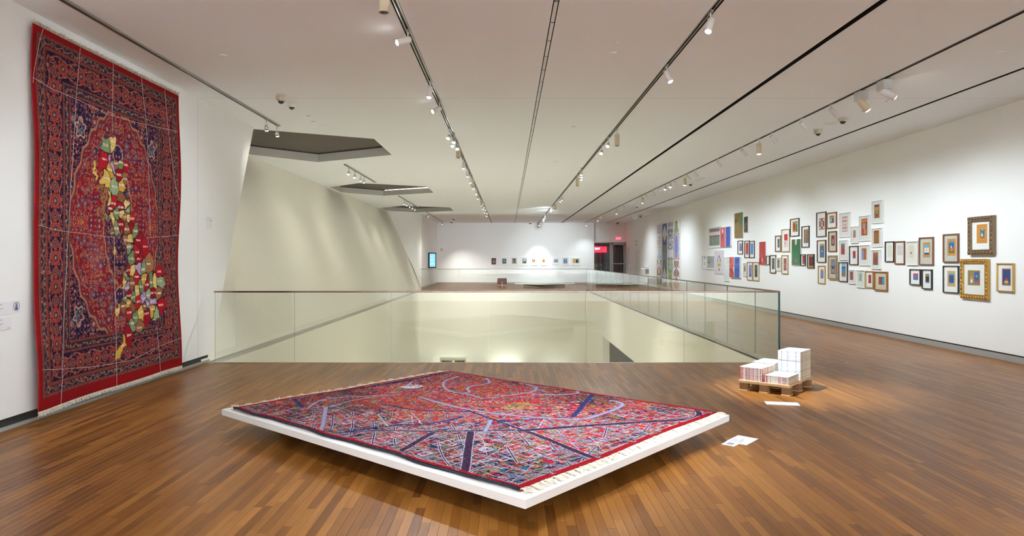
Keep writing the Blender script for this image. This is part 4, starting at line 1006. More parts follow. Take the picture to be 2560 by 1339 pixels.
# ------------------------------------------------------------------ pictures
R = lambda x0, y0, x1, y1, c: ('r', x0, y0, x1, y1, c)
O = lambda x, y, r, c: ('c', x, y, r, c)
L_ = lambda nx_, ny_, c, r=.32: ('l', nx_, ny_, c, r)
ART = {
 'greyphotos': (0xd8d4dc, [R(.03, .56, .97, .98, 0x4c4b4a), R(.03, .66, .97, .74, 0xd9b8c0), L_(14, 1, 0xb86a74, .1), R(.03, .68, .97, .72, 0xe0d0d4), R(.03, .02, .97, .46, 0x66705e), R(.08, .08, .92, .2, 0x59634f), R(.3, .02, .32, .46, 0x7a8472), R(.6, .02, .62, .46, 0x56604e)]),
 'redblue': (0xe8e8ea, [R(0, 0, .48, 1, 0xc8302c), R(.54, 0, 1, 1, 0x2148b8), R(.21, .45, .26, .85, 0x5a1a1a), O(.24, .82, .07, 0xe6dcd8), R(.15, .4, .2, .6, 0x6e1a18), R(.3, .3, .34, .55, 0x6e1a18), R(.74, .1, .8, .9, 0x1a3070), R(.77, .3, .84, .6, 0x182c68)]),
 'redblue2': (0xe8e8ea, [R(0, 0, .47, 1, 0xc83a32), R(.5, 0, 1, 1, 0x2c4fae), R(0, .60, .47, 1, 0xd2564c), R(.5, .60, 1, 1, 0x4a68bc), R(.06, .7, .2, .92, 0xa82820), R(.08, .3, .13, .45, 0x8a201c), R(.24, .2, .3, .4, 0x8a201c), R(.4, .3, .46, .5, 0xe0d0d0)]),
 'ochre': (0x8c7034, [L_(7, 12, 0x6e5628, .26), R(.82, .55, 1, 1, 0x2e8058), R(.74, .48, .9, .62, 0x2e8058), R(.62, .42, .8, .5, 0x2e8058), R(.1, .68, .32, .74, 0x3e3220), R(.1, .6, .13, .74, 0x3e3220), R(.3, .84, .34, .95, 0x3e3220), R(.55, .86, .6, .95, 0x3e3220), R(.06, .25, .3, .27, 0x4a3a22), R(.3, .05, .36, .12, 0x3e3220)]),
 'blackflower': (0x2a2622, [R(.3, .2, .5, .5, 0x4d7a2c), O(.35, .42, .1, 0x5c8a30), O(.6, .55, .14, 0xc83a34), O(.3, .3, .08, 0x6a9038)]),
 'bluered': (0x3f86b4, [R(.62, 0, 1, 1, 0xa8404c), R(.8, .7, .95, .95, 0xd8a0a0)]),
 'red': (0xb8323a, [R(0, 0, 1, .1, 0xb4525a)]), 'skyblue': (0x3a8acc, [R(.42, .3, .52, .7, 0x3070b4)]),
 'blackgold': (0xe8e6e4, [R(.2, .72, .8, 1, 0x282034), R(.15, .05, .85, .48, 0xb8923e)]),
 'greyphoto': (0x8c9296, [R(0, .55, 1, 1, 0x888a86), R(0, .46, .45, .50, 0x4a4c44), R(.5, .5, .9, .54, 0x8a8046), R(.9, 0, 1, 1, 0x4a5460), R(.05, .8, .3, .95, 0x747a6c)]),
 'lozenge': (0xd2cdd8, [('d', .5, .55, .30, .32, 0x7a7d86), ('d', .5, .38, .26, .22, 0xbfb08a), R(.26, .30, .76, .55, 0xc6bda0), O(.48, .62, .09, 0xe0dfe6), ('d', .5, .1, .12, .08, 0x9c7a34), R(.3, .34, .7, .36, 0x9a7c40)]),
 'pale': (0xd4dcdc, [R(.25, .7, .6, .9, 0xd8dccc), R(0, .6, 1, .61, 0xc4ccce)]),
 'smallstrip': (0x5a6a7a, [R(.2, .6, .8, .9, 0xb85a4a), R(.2, .2, .8, .5, 0x3a5a50), R(.3, .05, .7, .2, 0xc8a050)]),
 'lilacblue': (0x5a5aa8, [R(.35, .25, .62, .95, 0xb0b0c4), R(.42, .3, .5, .8, 0x8a8cac)]),
 'darkgreen': (0x34483a, [R(0, .6, 1, .8, 0x4a5a48), R(.45, .2, .55, .45, 0x5a3a34)]),
 'redtall': (0xb8302e, [R(.1, .05, .2, .48, 0xa42824), R(.3, .1, .4, .5, 0xcc5c54), O(.5, .22, .09, 0xd8c0bc), R(.46, .75, .54, .83, 0x7c4a24), R(.4, .1, .66, .14, 0xc86a60)]),
 'plainwhite': (0xd8dcdc, []),
 'olive': (0x4e5238, [R(.45, .55, .7, .9, 0x6a3a34), R(.2, .1, .5, .3, 0x46492e)]),
 'olivepink': (0x5c6a4c, [O(.6, .42, .16, 0xb85a64)]),
 'magentagold': (0x8c3464, [R(.1, .55, .9, .95, 0x963a58), L_(4, 7, 0xb45a50, .2), O(.5, .36, .34, 0xc08c34), O(.5, .34, .16, 0x4a3a30)]),
 'greenblue': (0x3f6458, [R(.3, .2, .75, .5, 0x2f78a8), R(.3, .6, .7, .85, 0x4a6a50)]),
 'redwhite': (0xdcd8d6, [R(0, .5, 1, 1, 0xc4202a), R(.05, .15, .45, .42, 0xd88a98), R(0, 0, .5, .04, 0x3a3034), R(.94, 0, 1, .5, 0x3a3034), O(.7, .8, .06, 0xe0c0c0)]),
 'ochregreen': (0xc08c3a, [R(.64, 0, 1, 1, 0x35804a), R(.16, .2, .5, .78, 0xa01c24), O(.8, .8, .08, 0xd8d8c0)]),
 'navygold': (0x24356e, [R(.14, .06, .86, .94, 0xa8853a), ('w', 4, 5, 0x1c2230)]),
 'greentall': (0x2e6a44, [R(.38, .86, .6, 1, 0xd4a8ac), O(.49, .86, .1, 0xd4a8ac), O(.5, .17, .08, 0xa85838)]),
 'redsmall': (0xa8242c, [O(.5, .35, .18, 0x4a5a34), R(.1, .9, .9, 1, 0x6a1c24)]),
 'orangelattice': (0xc08032, [R(.16, .14, .96, .86, 0x2a1e22), ('x', 6, 9, 0xa03034)]),
 'sunburst': (0x8c2c30, [R(0, 0, 1, .08, 0xa8803c), R(0, .92, 1, 1, 0xa8803c), R(0, 0, .06, 1, 0x2c2a3a), R(.94, 0, 1, 1, 0x2c2a3a), ('d', .18, .82, .16, .14, 0xd8d4cc), ('d', .82, .82, .16, .14, 0xd8d4cc), ('d', .18, .18, .16, .14, 0xd8d4cc), ('d', .82, .18, .16, .14, 0xd8d4cc), O(.5, .5, .26, 0xb86a64), O(.5, .5, .2, 0xd8dce4), ('d', .5, .5, .14, .16, 0x1f3a7c)]),
 'redteal': (0x3f6c84, [R(0, 0, 1, .1, 0xb02c30), R(0, .84, 1, 1, 0xb02c30), R(.92, 0, 1, 1, 0xb02c30), R(.1, .70, .9, .84, 0xc89a44), R(.0, .1, .5, .70, 0x60a4a4), O(.28, .4, .1, 0xe0e4e0)]),
 'tealred': (0x54a8a4, [R(.1, .08, .9, .92, 0x222850), R(.24, .14, .78, .86, 0xb01c2c), R(.46, .2, .6, .6, 0xdcd4cc)]),
 'slate': (0x54708c, [R(0, .88, 1, 1, 0xc8963c), R(0, 0, 1, .04, 0xa86a44), R(.3, 0, .32, .88, 0x486480), R(.62, 0, .64, .88, 0x486480), O(.5, .45, .09, 0xdcd8d0)]),
 'tealoval': (0x5a9a90, [R(0, 0, 1, .03, 0x444a64), R(0, .97, 1, 1, 0x444a64), ('d', .5, .5, .46, .46, 0x6aa89c), O(.5, .5, .5, 0xa84a64), ('e', .5, .5, .42, .46, 0xb0506a), ('e', .5, .5, .3, .38, 0x74a8a0), ('e', .5, .72, .2, .16, 0x4a90b4), ('e', .5, .42, .22, .12, 0x6a3a6a), R(.1, .5, .9, .53, 0x2f4a6a)]),
 'orangeblue': (0x4a78a0, [R(0, .8, 1, 1, 0xb87a44), R(0, 0, 1, .14, 0xb87a5a), R(.4, .2, .6, .7, 0x8ab0c4)]),
 'tulips': (0xd6d2cc, [R(0, 0, 1, .03, 0x3a3a58), R(0, .97, 1, 1, 0x3a3a58), R(0, 0, .05, 1, 0x3a3a58), R(.95, 0, 1, 1, 0x3a3a58), ('t', 3, 4, 0xa8242e)]),
 'redteal2': (0xb0483c, [R(0, .82, 1, 1, 0x5c9490), R(0, .78, 1, .82, 0x8a3a50), R(.3, .3, .6, .6, 0x4a6a8c), R(.55, .1, .85, .4, 0x8c2a34)]),
 'bluedome': (0x4a86ac, [R(0, .72, 1, 1, 0x8ab4cc), R(0, .6, 1, .72, 0x2f5c94), ('e', .5, 0, .42, .34, 0xa8703c), R(0, 0, 1, .05, 0x6aa4b4)]),
 'tinyorange': (0xb87a48, [R(.2, .25, .75, .9, 0x7a78a4), R(.2, .05, .8, .25, 0xb46a3c)]),
 'orangeroom': (0x2a3a64, [R(.07, .05, .93, .95, 0xb85a34), R(.07, .84, .93, .95, 0xd07a2c), R(.3, .3, .66, .72, 0x8a9a8c), R(.2, .05, .45, .4, 0xa83c30), R(.45, .1, .8, .3, 0xc08a50), R(.75, .4, .9, .8, 0xa04434)]),
 'orangetop': (0xa86a34, [R(.1, .8, .9, .9, 0x24308c), R(.1, .6, .9, .8, 0xc88a30), R(.15, .08, .85, .6, 0x8a6a50), R(.35, .35, .65, .6, 0x5aa08c), R(.4, .1, .6, .3, 0x55452e)]),
 'brownsheet': (0x90642f, [R(.08, .85, .92, .93, 0xa8242c), R(.05, .05, .95, .1, 0x7c5428)]),
 'redpatch': (0xa8343a, [R(0, 0, 1, .12, 0x3f86c0), R(0, .9, 1, 1, 0x6a2a44)]),
 'orangebars': (0xb8702f, [R(0, .86, 1, 1, 0xc08034), R(.1, 0, .5, .8, 0x7a86c0), R(.55, .05, .7, .82, 0xb03a34), R(.75, .05, .92, .82, 0x8a6a3a), R(0, .8, 1, .84, 0x2a2a4a)]),
 'brownniche': (0x8a5c3a, [R(0, .84, 1, 1, 0xa4662c), R(.12, .1, .88, .76, 0x705a50), R(.36, .18, .68, .6, 0xb02a34), R(0, 0, 1, .06, 0x5a3a34)]),
 'redbluesmall': (0x2c4470, [R(.12, .08, .88, .86, 0xb04a34), R(.2, .3, .8, .34, 0x6a4a50)]),
 'greytower': (0xa4b0a0, [R(.4, .2, .6, .6, 0x6a86a0), R(.1, .05, .9, .2, 0x8aa894), ('d', .5, .62, .1, .14, 0x5a7690)]),
 'redcarpet': (0x7a2838, [R(.1, .06, .9, .94, 0xb03a44), L_(3, 6, 0xc86a5c, .25), R(0, .0, 1, .05, 0x34284a)]),
 'redtealhalf': (0xa83a44, [R(.5, 0, 1, 1, 0x4a9aa8), L_(8, 7, 0xc8808a, .22), R(.48, 0, .52, 1, 0x2a3450), R(0, 0, .04, 1, 0x2a3450), R(0, .96, 1, 1, 0x2a3450), R(.56, .1, .94, .14, 0x357a90), R(.56, .4, .94, .44, 0x357a90), R(.56, .7, .94, .74, 0x357a90)]),
 'cream': (0xd8d4c4, [R(.2, .1, .8, .9, 0xdad6c6)]),
 'script': (0xd6d0cc, [R(.05, k / 9 + .03, .95, k / 9 + .045, 0xb4aeac) for k in range(8)] if False else (0xd6d0cc, [])[1] + [('r', .08, k / 9 + .05, .9 - (k % 3) * .1, k / 9 + .075, 0xbbb4b0) for k in range(8)]),
 'cross': (0xd2cab8, [R(.46, .28, .54, .5, 0x3a3634), R(.38, .36, .62, .41, 0x3a3634)]),
 'boat': (0xc08a44, [R(.22, .18, .84, .82, 0xd8d8dc), R(.22, .66, .84, .82, 0x46a4c4), R(.22, .18, .84, .3, 0x264a80), ('d', .38, .28, .08, .06, 0x264a80), ('d', .7, .28, .1, .06, 0x264a80), R(.46, .34, .54, .58, 0xc85a34)]),
 'hill': (0xc4863a, [R(.22, .16, .84, .84, 0x2f5c94), R(.22, .76, .84, .84, 0x4a8ec0), ('w', 6, 8, 0x3f74a8), R(.22, .16, .84, .32, 0x3f6a34), ('e', .52, .36, .22, .14, 0xc8702c), ('d', .48, .52, .08, .1, 0xd8d4d0), R(0, 0, 1, .12, 0xc4863a), R(0, 0, .2, 1, 0xc4863a), R(.86, 0, 1, 1, 0xc4863a), R(0, .86, 1, 1, 0xc4863a)]),
 'bluebirds': (0xc4a066, [R(.22, .16, .82, .84, 0x2c4a7c), L_(6, 9, 0x7a94b8, .22), R(.22, .74, .82, .84, 0x5a94cc), R(.22, .16, .82, .22, 0x8a9ab0), R(0, 0, .2, 1, 0xc4a066), R(.84, 0, 1, 1, 0xc4a066), R(0, .86, 1, 1, 0xc4a066), R(0, 0, 1, .14, 0xc4a066)]),
 'redbluesq': (0xa83a54, [R(.08, .05, .92, .44, 0x4a78b8), O(.35, .62, .08, 0xd8b0b0), O(.65, .62, .08, 0xd8b0b0), R(0, 0, 1, .05, 0x2a4a84), R(0, .95, 1, 1, 0x2a4a84), R(0, 0, .05, 1, 0x2a4a84), R(.95, 0, 1, 1, 0x2a4a84)]),
 'goldblack': (0x4a6a8c, [R(.1, .1, .9, .92, 0x2c2a2a), R(.1, .72, .9, .92, 0xb08c3c), L_(6, 8, 0x40382c, .3), R(.1, .1, .9, .16, 0x8a7a4a)]),
 'moonswan': (0xc4863c, [R(.3, .22, .78, .78, 0xd0a064), R(.34, .25, .76, .76, 0x3a6c90), R(.34, .25, .76, .40, 0x8a6a34), R(.46, .66, .66, .76, 0xb08c44), ('e', .52, .43, .09, .07, 0xdcdce0), R(.49, .45, .53, .56, 0xd8b8b4)]),
 'candle': (0xb88448, [R(.08, .06, .95, .94, 0x5a7a54), R(.13, .11, .90, .9, 0x8a7a58), R(.53, .16, .9, .86, 0x2a5ca8), R(.53, .16, .9, .32, 0xa85038), O(.72, .62, .08, 0xb0903c), R(.24, .16, .38, .42, 0xd8e0e4), ('e', .31, .5, .08, .14, 0xd8883c), R(.5, .12, .53, .9, 0xb88448)]),
 'nightlamp': (0xd4d0c4, [R(.06, .03, .94, .95, 0xa84a3c), R(.13, .07, .88, .89, 0x2a4478), R(.13, .07, .88, .15, 0x3a6a64), ('d', .5, .2, .28, .12, 0xc0984a), ('e', .5, .26, .16, .06, 0xdcd8d4), ('e', .5, .33, .12, .09, 0xc03a30), O(.5, .42, .05, 0xc8503c)]),
 'fw_maroon': (0x6e2434, [R(.2, .2, .8, .85, 0x3a4a34), R(.3, .5, .75, .8, 0x2a2a34), R(.35, .3, .75, .5, 0xa8a850), R(.3, .62, .7, .7, 0x8a7a5a)]),
 'fw_browncyan': (0x6a4434, [R(.18, .12, .82, .9, 0x2a3444), R(.28, .4, .76, .82, 0x3aa0b0), R(.34, .3, .7, .5, 0x48b4bc), R(.2, .12, .8, .24, 0x24305a)]),
 'fw_goldblue': (0xb09444, [R(.16, .12, .84, .84, 0x2f7088), R(.2, .66, .8, .84, 0x24368c), R(.3, .12, .6, .5, 0x3a8a94), R(.5, .2, .75, .5, 0x2a5070)]),
 'fw_green': (0x2f5a4c, [R(.2, .5, .82, .88, 0xa8ccd0), R(.2, .2, .8, .46, 0xb8703c), R(.2, .2, .8, .26, 0x5a3a30)]),
 'fw_yellow': (0x7a5244, [R(.1, .05, .9, .4, 0xd8a82c), R(.3, .4, .65, .95, 0xb8a494), R(.4, .2, .6, .6, 0xd0b084)]),
 'fw_orange': (0xd8a42c, [('e', .5, .6, .36, .3, 0xc85a34), R(.1, .0, .9, .2, 0xd8a83c)]),
 'fw_greyblue': (0x6a8a98, [R(.08, .1, .92, .9, 0x748c94), R(.15, .2, .85, .5, 0x86a09c), R(0, 0, 1, .1, 0x4a6470)]),
 'fw_lightblue': (0x7ab0d0, [R(.2, .2, .8, .8, 0x4a5a74), R(.35, .3, .65, .75, 0x94707c), R(.42, .4, .6, .7, 0xb0b0b8)]),
 'fw_orangegreen': (0xc09a54, [R(.07, .08, .45, .9, 0xd8942c), R(.32, .08, .62, .9, 0xd4b0a8), R(.5, .08, .95, .9, 0x3a5a34), R(.55, .3, .72, .8, 0x24343c), R(.8, .2, .9, .8, 0x6a7a34)]),
}
def paint(key, n, m):
    bg, ops = ART[key]
    x, y = np.meshgrid((np.arange(n) + .5) / n, (np.arange(m) + .5) / m)
    im = np.zeros((m, n, 3)); im[:] = hexa(bg)
    for op in ops:
        k = op[0]; c = op[-1]
        if k == 'r': _, x0, y0, x1, y1, c = op; w_ = (x >= x0 - .25 / n) & (x <= x1 + .25 / n) & (y >= y0 - .25 / m) & (y <= y1 + .25 / m)
        elif k == 'c': _, cx_, cy_, r, c = op; w_ = np.hypot(x - cx_, (y - cy_) * m / n) < r
        elif k == 'e': _, cx_, cy_, rx, ry, c = op; w_ = np.hypot((x - cx_) / rx, (y - cy_) / ry) < 1
        elif k == 'd': _, cx_, cy_, rx, ry, c = op; w_ = np.abs(x - cx_) / rx + np.abs(y - cy_) / ry < 1
        elif k == 'l': _, a, b, c, r = op; w_ = np.abs(np.mod(x * a, 1) - .5) + np.abs(np.mod(y * b + .5 * (np.floor(x * a) % 2), 1) - .5) < r
        elif k == 'x': _, a, b, c = op; w_ = (np.abs(np.mod(x * a, 1) - .5) + np.abs(np.mod(y * b + .5 * (np.floor(x * a) % 2), 1) - .5) < .34) & (x > .2) & (x < .92) & (y > .17) & (y < .83)
        elif k == 'w': _, a, b, c = op; w_ = (np.abs(np.sin(x * a * 3.14) - np.mod(y * b, 1)) < .32) & (x > .18) & (x < .84) & (y > .09) & (y < .91)
        elif k == 't': _, a, b, c = op; yy = np.mod(y * b, 1); xx = np.abs(np.mod(x * a, 1) - .5); w_ = (xx > .12 + .32 * (1 - np.abs(yy - .35))) | (yy > .88)
        im[w_] = hexa(c)
    return im
def print_mesh(name, key, x0, x1, z0, z1, y, n=None):
    n = n or 22; m = max(8, min(44, int(n * (z1 - z0) / (x1 - x0) * 1.0)))
    im = nlin(paint(key, n, m)); b = MB()
    return cells(b, im, x0, x1, z0, z1, y)
def cells(b, im, x0, x1, z0, z1, y):
    m, n, _ = im.shape
    base = len(b.v)
    for j in range(m + 1):
        for i in range(n + 1): b.v.append((x0 + (x1 - x0) * i / n, y, z0 + (z1 - z0) * j / m))
    for j in range(m):
        for i in range(n):
            k = base + j * (n + 1) + i
            b.f.append((k, k + 1, k + n + 2, k + n + 1)); b.m.append(0); b.c.append(tuple(im[j, i])); b.smooth.append(False)
    return b
MOULD = {
 'white': (.020, mat('frame_white', (.80, .80, .79), .35)), 'whitef': (.030, None), 'darkbrown': (.018, mat('frame_dark_brown', (.060, .028, .018), .4, vary=.2, vscale=30)),
 'black': (.016, mat('frame_black', (.016, .016, .02), .35)), 'gold': (.018, mat('frame_gold', (.52, .32, .09), .35, metal=.6, vary=.1, vscale=40)),
 'walnut': (.022, mat('frame_walnut', (.20, .075, .03), .4, vary=.2, vscale=30)), 'orangewood': (.026, mat('frame_orange_wood', (.27, .105, .03), .4, vary=.15, vscale=30)),
 'tan': (.034, mat('frame_tan', (.36, .25, .13), .5)), 'maroon': (.02, mat('frame_maroon', (.10, .02, .03), .5)),
 'bronzeornate': (.085, mat('frame_bronze_leaf', (.20, .13, .075), .42, metal=.5, bump=.4, bscale=180)), 'goldornate': (.075, mat('frame_gold_leaf', (.50, .29, .07), .32, metal=.75, bump=.4, bscale=180)),
}
M_LILAC = mat('lilac_board', (.66, .61, .70), .6)
M_MATT = {'tan': mat('mount_tan', (.60, .50, .36), .8), 'grey': mat('mount_grey', (.50, .51, .47), .8), 'white': mat('mount_white', (.80, .80, .79), .8), 'greyish': mat('mount_pale_grey', (.66, .67, .63), .8)}
def pick_mat(style, key):
    if key in ('tealred', 'redtealhalf', 'tealoval'): return M_MATT['tan']
    if key in ('boat', 'hill', ): return M_MATT['grey']
    if style in ('white', 'whitef') : return M_MATT['greyish'] if style == 'white' else M_MATT['white']
    if style in ('gold', 'black', 'bronzeornate'): return M_MATT['white']
    return M_MAT
def moulding(w, h, fw, dep, mi=0, bev=.004):
    """mitred frame: outer w x h, face width fw, projecting dep from the wall (y=0) towards -y"""
    m = MB()
    prof = [(0, 0), (0, -dep + bev), (bev, -dep), (fw - bev, -dep), (fw, -dep + bev * 1.5), (fw, -dep + .018), (fw, 0)]
    ring = []
    for ins, y in prof: ring.append([(-w / 2 + ins, y, -h / 2 + ins), (w / 2 - ins, y, -h / 2 + ins), (w / 2 - ins, y, h / 2 - ins), (-w / 2 + ins, y, h / 2 - ins)])
    for a, b in zip(ring[:-1], ring[1:]):
        for k in range(4): m.face([a[k], a[(k + 1) % 4], b[(k + 1) % 4], b[k]], mi)
    return m
def carved(m, w, h, fw, dep, seed):
    """raised leaf and scroll relief along the four sides of a wide moulding"""
    r = random.Random(seed)
    def leaf(cx_, cz, ang, L, Wd, Hh):
        ca, sa = math.cos(ang), math.sin(ang); v = []; n = 6
        for i in range(n + 1):
            t = i / n; wd_ = Wd * math.sin(math.pi * min(1, t * .92 + .06)) ** .8
            for s, hh in ((-1, .0), (-.5, .75), (0, 1.), (.5, .75), (1, 0.)):
                lx, lz = (t - .5) * L, s * wd_
                v.append((cx_ + lx * ca - lz * sa, -dep - Hh * hh * math.sin(math.pi * (t * .9 + .05)) + .002, cz + lx * sa + lz * ca))
        f = [(i * 5 + k, i * 5 + k + 1, (i + 1) * 5 + k + 1, (i + 1) * 5 + k) for i in range(n) for k in range(4)]
        m.idx(v, f, 0, None, True)
    for horiz, L, o in ((1, w, h / 2), (1, w, -h / 2), (0, h, w / 2), (0, h, -w / 2)):
        n = int(L / (fw * .42)); sg = -1 if o > 0 else 1
        for k in range(n):
            s = -L / 2 + L * (k + .5) / n
            c1 = o + sg * fw * .40; c2 = o + sg * fw * .80
            a = .7 if k % 2 else -.7
            if horiz: leaf(s, c1, a + r.uniform(-.15, .15), fw * .62, fw * .15, .016); leaf(s, c2, 0, fw * .26, fw * .07, .008)
            else: leaf(c1, s, a + math.pi / 2 + r.uniform(-.15, .15), fw * .62, fw * .15, .016); leaf(c2, s, math.pi / 2, fw * .26, fw * .07, .008)
def picture(name, label, style, key, w, h, dep, art, loc, rz, group, ncell=22):
    t = thing(name, label, 'picture', loc, rz, group)
    ax0, az0, ax1, az1 = -w / 2 + art[0] * w, -h / 2 + art[1] * h, -w / 2 + art[2] * w, -h / 2 + art[3] * h
    if style in ('acrylic', 'lilac'):
        b = MB(); b.bbox(-w / 2, w / 2, -dep + .012, 0, -h / 2, h / 2, .002)
        b.build('panel', M_LILAC if style == 'lilac' else MOULD['white'][1], t)
        print_mesh('print', key, ax0, ax1, az0, az1, -dep + .0105, 26).build('print', M_PRINT, t)
        if style == 'acrylic':
            g = MB(); g.face([(-w / 2, -dep, -h / 2), (w / 2, -dep, -h / 2), (w / 2, -dep, h / 2), (-w / 2, -dep, h / 2)]); g.build('glazing', M_PGLASS, t)
        return t
    fw, fm = MOULD[style]
    if fm is None: fm = MOULD['white'][1]
    fw = min(fw, w * .2)
    m = moulding(w, h, fw, dep)
    if 'ornate' in style:
        carved(m, w, h, fw, dep, len(label))
    m.build('frame', fm, t)
    bb = MB(); y = -dep + .022
    bb.box(-w / 2 + fw * .9, w / 2 - fw * .9, y, -.002, -h / 2 + fw * .9, h / 2 - fw * .9); bb.build('mount', pick_mat(style, key), t)
    if style == 'maroon': ax0, az0, ax1, az1 = -w / 2 + fw, -h / 2 + fw, w / 2 - fw, h / 2 - fw
    print_mesh('print', key, ax0, ax1, az0, az1, y - .0015, ncell).build('print', M_PRINT, t)
    g = MB(); q = fw * .95
    g.face([(-w / 2 + q, y - .008, -h / 2 + q), (w / 2 - q, y - .008, -h / 2 + q), (w / 2 - q, y - .008, h / 2 - q), (-w / 2 + q, y - .008, h / 2 - q)]); g.build('glazing', M_PGLASS, t)
    return t
for (yc, zc, w_, h_, dep, st, key, art, lab) in FRAMES:
    picture('art_panel' if st in ('acrylic', 'lilac') else 'picture_frame', lab, st, key, w_, h_, dep, art, (XR, yc, zc), -math.pi / 2, 'pictures on the right wall', 30 if yc < 13 else 20)
for (xc, zc, w_, h_, st, key, art, lab) in FAR_FRAMES:
    picture('picture_frame', lab, st, key, w_, h_, .04, art, (xc, YFAR, zc), 0, 'row of pictures on the far wall', 12)

# ------------------------------------------------------------------ four tall banners on the right wall
def banner_image(k, n=56, m=168):
    x, y = np.meshgrid((np.arange(n) + .5) / n, (np.arange(m) + .5) / m)
    a = np.abs(x - .5) * 2
    a = np.abs(a + .22 * (noise2(a * 6 + 3, y * 46, k + 60) - .5) * np.clip(a * 4, 0, 1)); y = y + .016 * (noise2(a * 8, y * 30, k + 70) - .5)
    im = np.zeros((m, n, 3)); im[:] = hexa(0xebe9f4)
    nz = noise2(a * 9, y * 60, k); nf = noise2(a * 22, y * 120, k + 9)
    if k == 0:
        put(im, y > .86, 0xc4c0da)
        rr = np.hypot(a, (y - .70) / .13); put(im, (rr < 1) & (np.sin(np.arctan2(y - .7, a * .13) * 8) * np.sin(rr * 16) > .35), 0x4a5240); put(im, (rr < .35) & (nf > .5), 0xb89a6a)
        put(im, (np.abs(a - np.abs(np.sin((y - .36) * 18)) * .8) < .07) & (y > .33) & (y < .60), 0x7a7a6c)
        put(im, (np.hypot(a / .5, (y - .49) / .07) < 1), 0xb0cce4)
        put(im, (y < .42) & (a > .35 + .5 * np.abs(np.sin((y + .02) * 14))), 0x4f8032)
        rr = np.hypot(a / .75, (y - .24) / .075); put(im, (rr < 1) & (nf > .42), 0xc85a6c); put(im, (np.abs(rr - .9) < .12), 0xc04a5a); put(im, (rr < .45) & (nf > .45), 0xdca0a8)
        put(im, (y < .13) & (a > .3 + 2 * y) & (nf > .3), 0x3f7030)
    elif k == 1:
        put(im, y > .66, 0x2a2f7c); put(im, (y > .66) & (nf > .66), 0x5a62ac)
        put(im, (np.abs(y - .83) / .15 + a * .9 < .92 + .3 * (nz - .5)), 0xd0cee4)
        put(im, y <= .66, 0x4a6a4a); put(im, (y <= .66) & (a < .75) & (nf > .45), 0x9a90ae); put(im, (y <= .66) & (a > .8), 0x2f6a34)
        put(im, (np.hypot(a / .45, (y - .50) / .07) < 1), 0x6a86cc)
        put(im, (np.abs(y - .36) < .05) & (nf > .5), 0x8a6a8c)
        put(im, (y < .30), 0x3a7038); put(im, (np.abs(y - .18) / .13 + a * 1.0 < .95 + .3 * (nz - .5)), 0xcac4de); put(im, (y < .09) & (nf > .45), 0x3a5a86); put(im, (y < .07) & (a > .5), 0x3c7434)
    elif k == 2:
        put(im, (y > .93) & (np.sin(x * 60) > -.2), 0x6a6ab0)
        q = (y > .58) & (y < .90); put(im, q & (nf > .35) & (a < 1.0), 0x5a74a8); put(im, q & (nz > .6), 0x44609a)
        for cy_ in (.79, .66): put(im, (np.abs(y - cy_) / .075 + a < .95), 0xd6dae8); put(im, (np.abs(y - cy_) / .06 + np.abs(a - .3) * 2 < .6), 0x6a8468)
        put(im, (np.abs(y - .725) < .012), 0xd6dae8)
        q = (y < .45); w_ = .95 - .55 * np.clip((.3 - y) / .3, 0, 1)
        put(im, q & (a < w_) & (nf > .3), 0x5c8a38); put(im, q & (a < w_ * .8) & (nz > .5), 0xa8b04a); put(im, q & (a < .5) & (y > .28), 0xb4ccd0); put(im, q & (a < w_) & (nf > .75), 0x2f6a34)
        put(im, (np.abs(y - .452) < .006), 0x7a5a7a)
    else:
        put(im, (y > .80) & (a < .95 - (y - .8) * 3) & (nf > .32), 0x6a7c30); put(im, (y > .82) & (a < .5) & (nz > .6), 0x8a9a44)
        q = (y <= .82) & (y > .42); put(im, q, 0xb0a0b8); put(im, q & (a > .9), 0x3a6a34)
        put(im, (np.hypot(a / .62, (y - .62) / .18) < 1), 0xd8804a); put(im, (np.hypot(a / .5, (y - .62) / .16) < 1), 0x5070c8); put(im, (np.hypot(a / .12, (y - .62) / .02) < 1), 0x9a5a8c)
        put(im, (y < .45) & (np.abs(np.hypot((a - .95) / .3, (np.mod(y, .13) - .06) / .025) - .7) < .4), 0xd85a4a)
        b_ = np.abs(np.sin((y - .02) * 22)) * .75 + .15
        put(im, (y < .41) & (a < b_), 0x4f7a34); put(im, (y < .41) & (a < b_ * .62), 0x4a68b4); put(im, (y < .41) & (a < b_ * .32), 0xd06a3c); put(im, (y < .12) & (a < .8), 0xb8927a)
    spk = noise2(a * 30, y * 150, k + 80)[..., None]
    return np.clip(im * .80 + .20 + (spk - .5) * .12, 0, 1)
BD = ['white banner with pale flower chain and pink medallion, farthest of four tall banners', 'tall banner with deep blue top and white cloud shape, second farthest of four', 'tall banner with two grey blue panels over green foliage, third of four', 'tall banner with green leaves and long blue orange medallion, nearest of four']
for k, (ya, yb) in enumerate(((34.96, 33.86), (33.74, 32.68), (32.6, 31.5), (31.47, 30.3))):
    t = thing('tall_banner', BD[k], 'banner', (XR - .003, (ya + yb) / 2, .17), -math.pi / 2, 'tall printed banners on the right wall')
    w_ = ya - yb
    b = MB(); b.box(-w_ / 2, w_ / 2, -.03, 0, 0, 3.2); b.build('board', MOULD['white'][1], t)
    b = MB(); cells(b, nlin(banner_image(k)), -w_ / 2 + .07, w_ / 2 - .07, .08, 3.14, -.0312); b.build('print', M_PRINT, t)

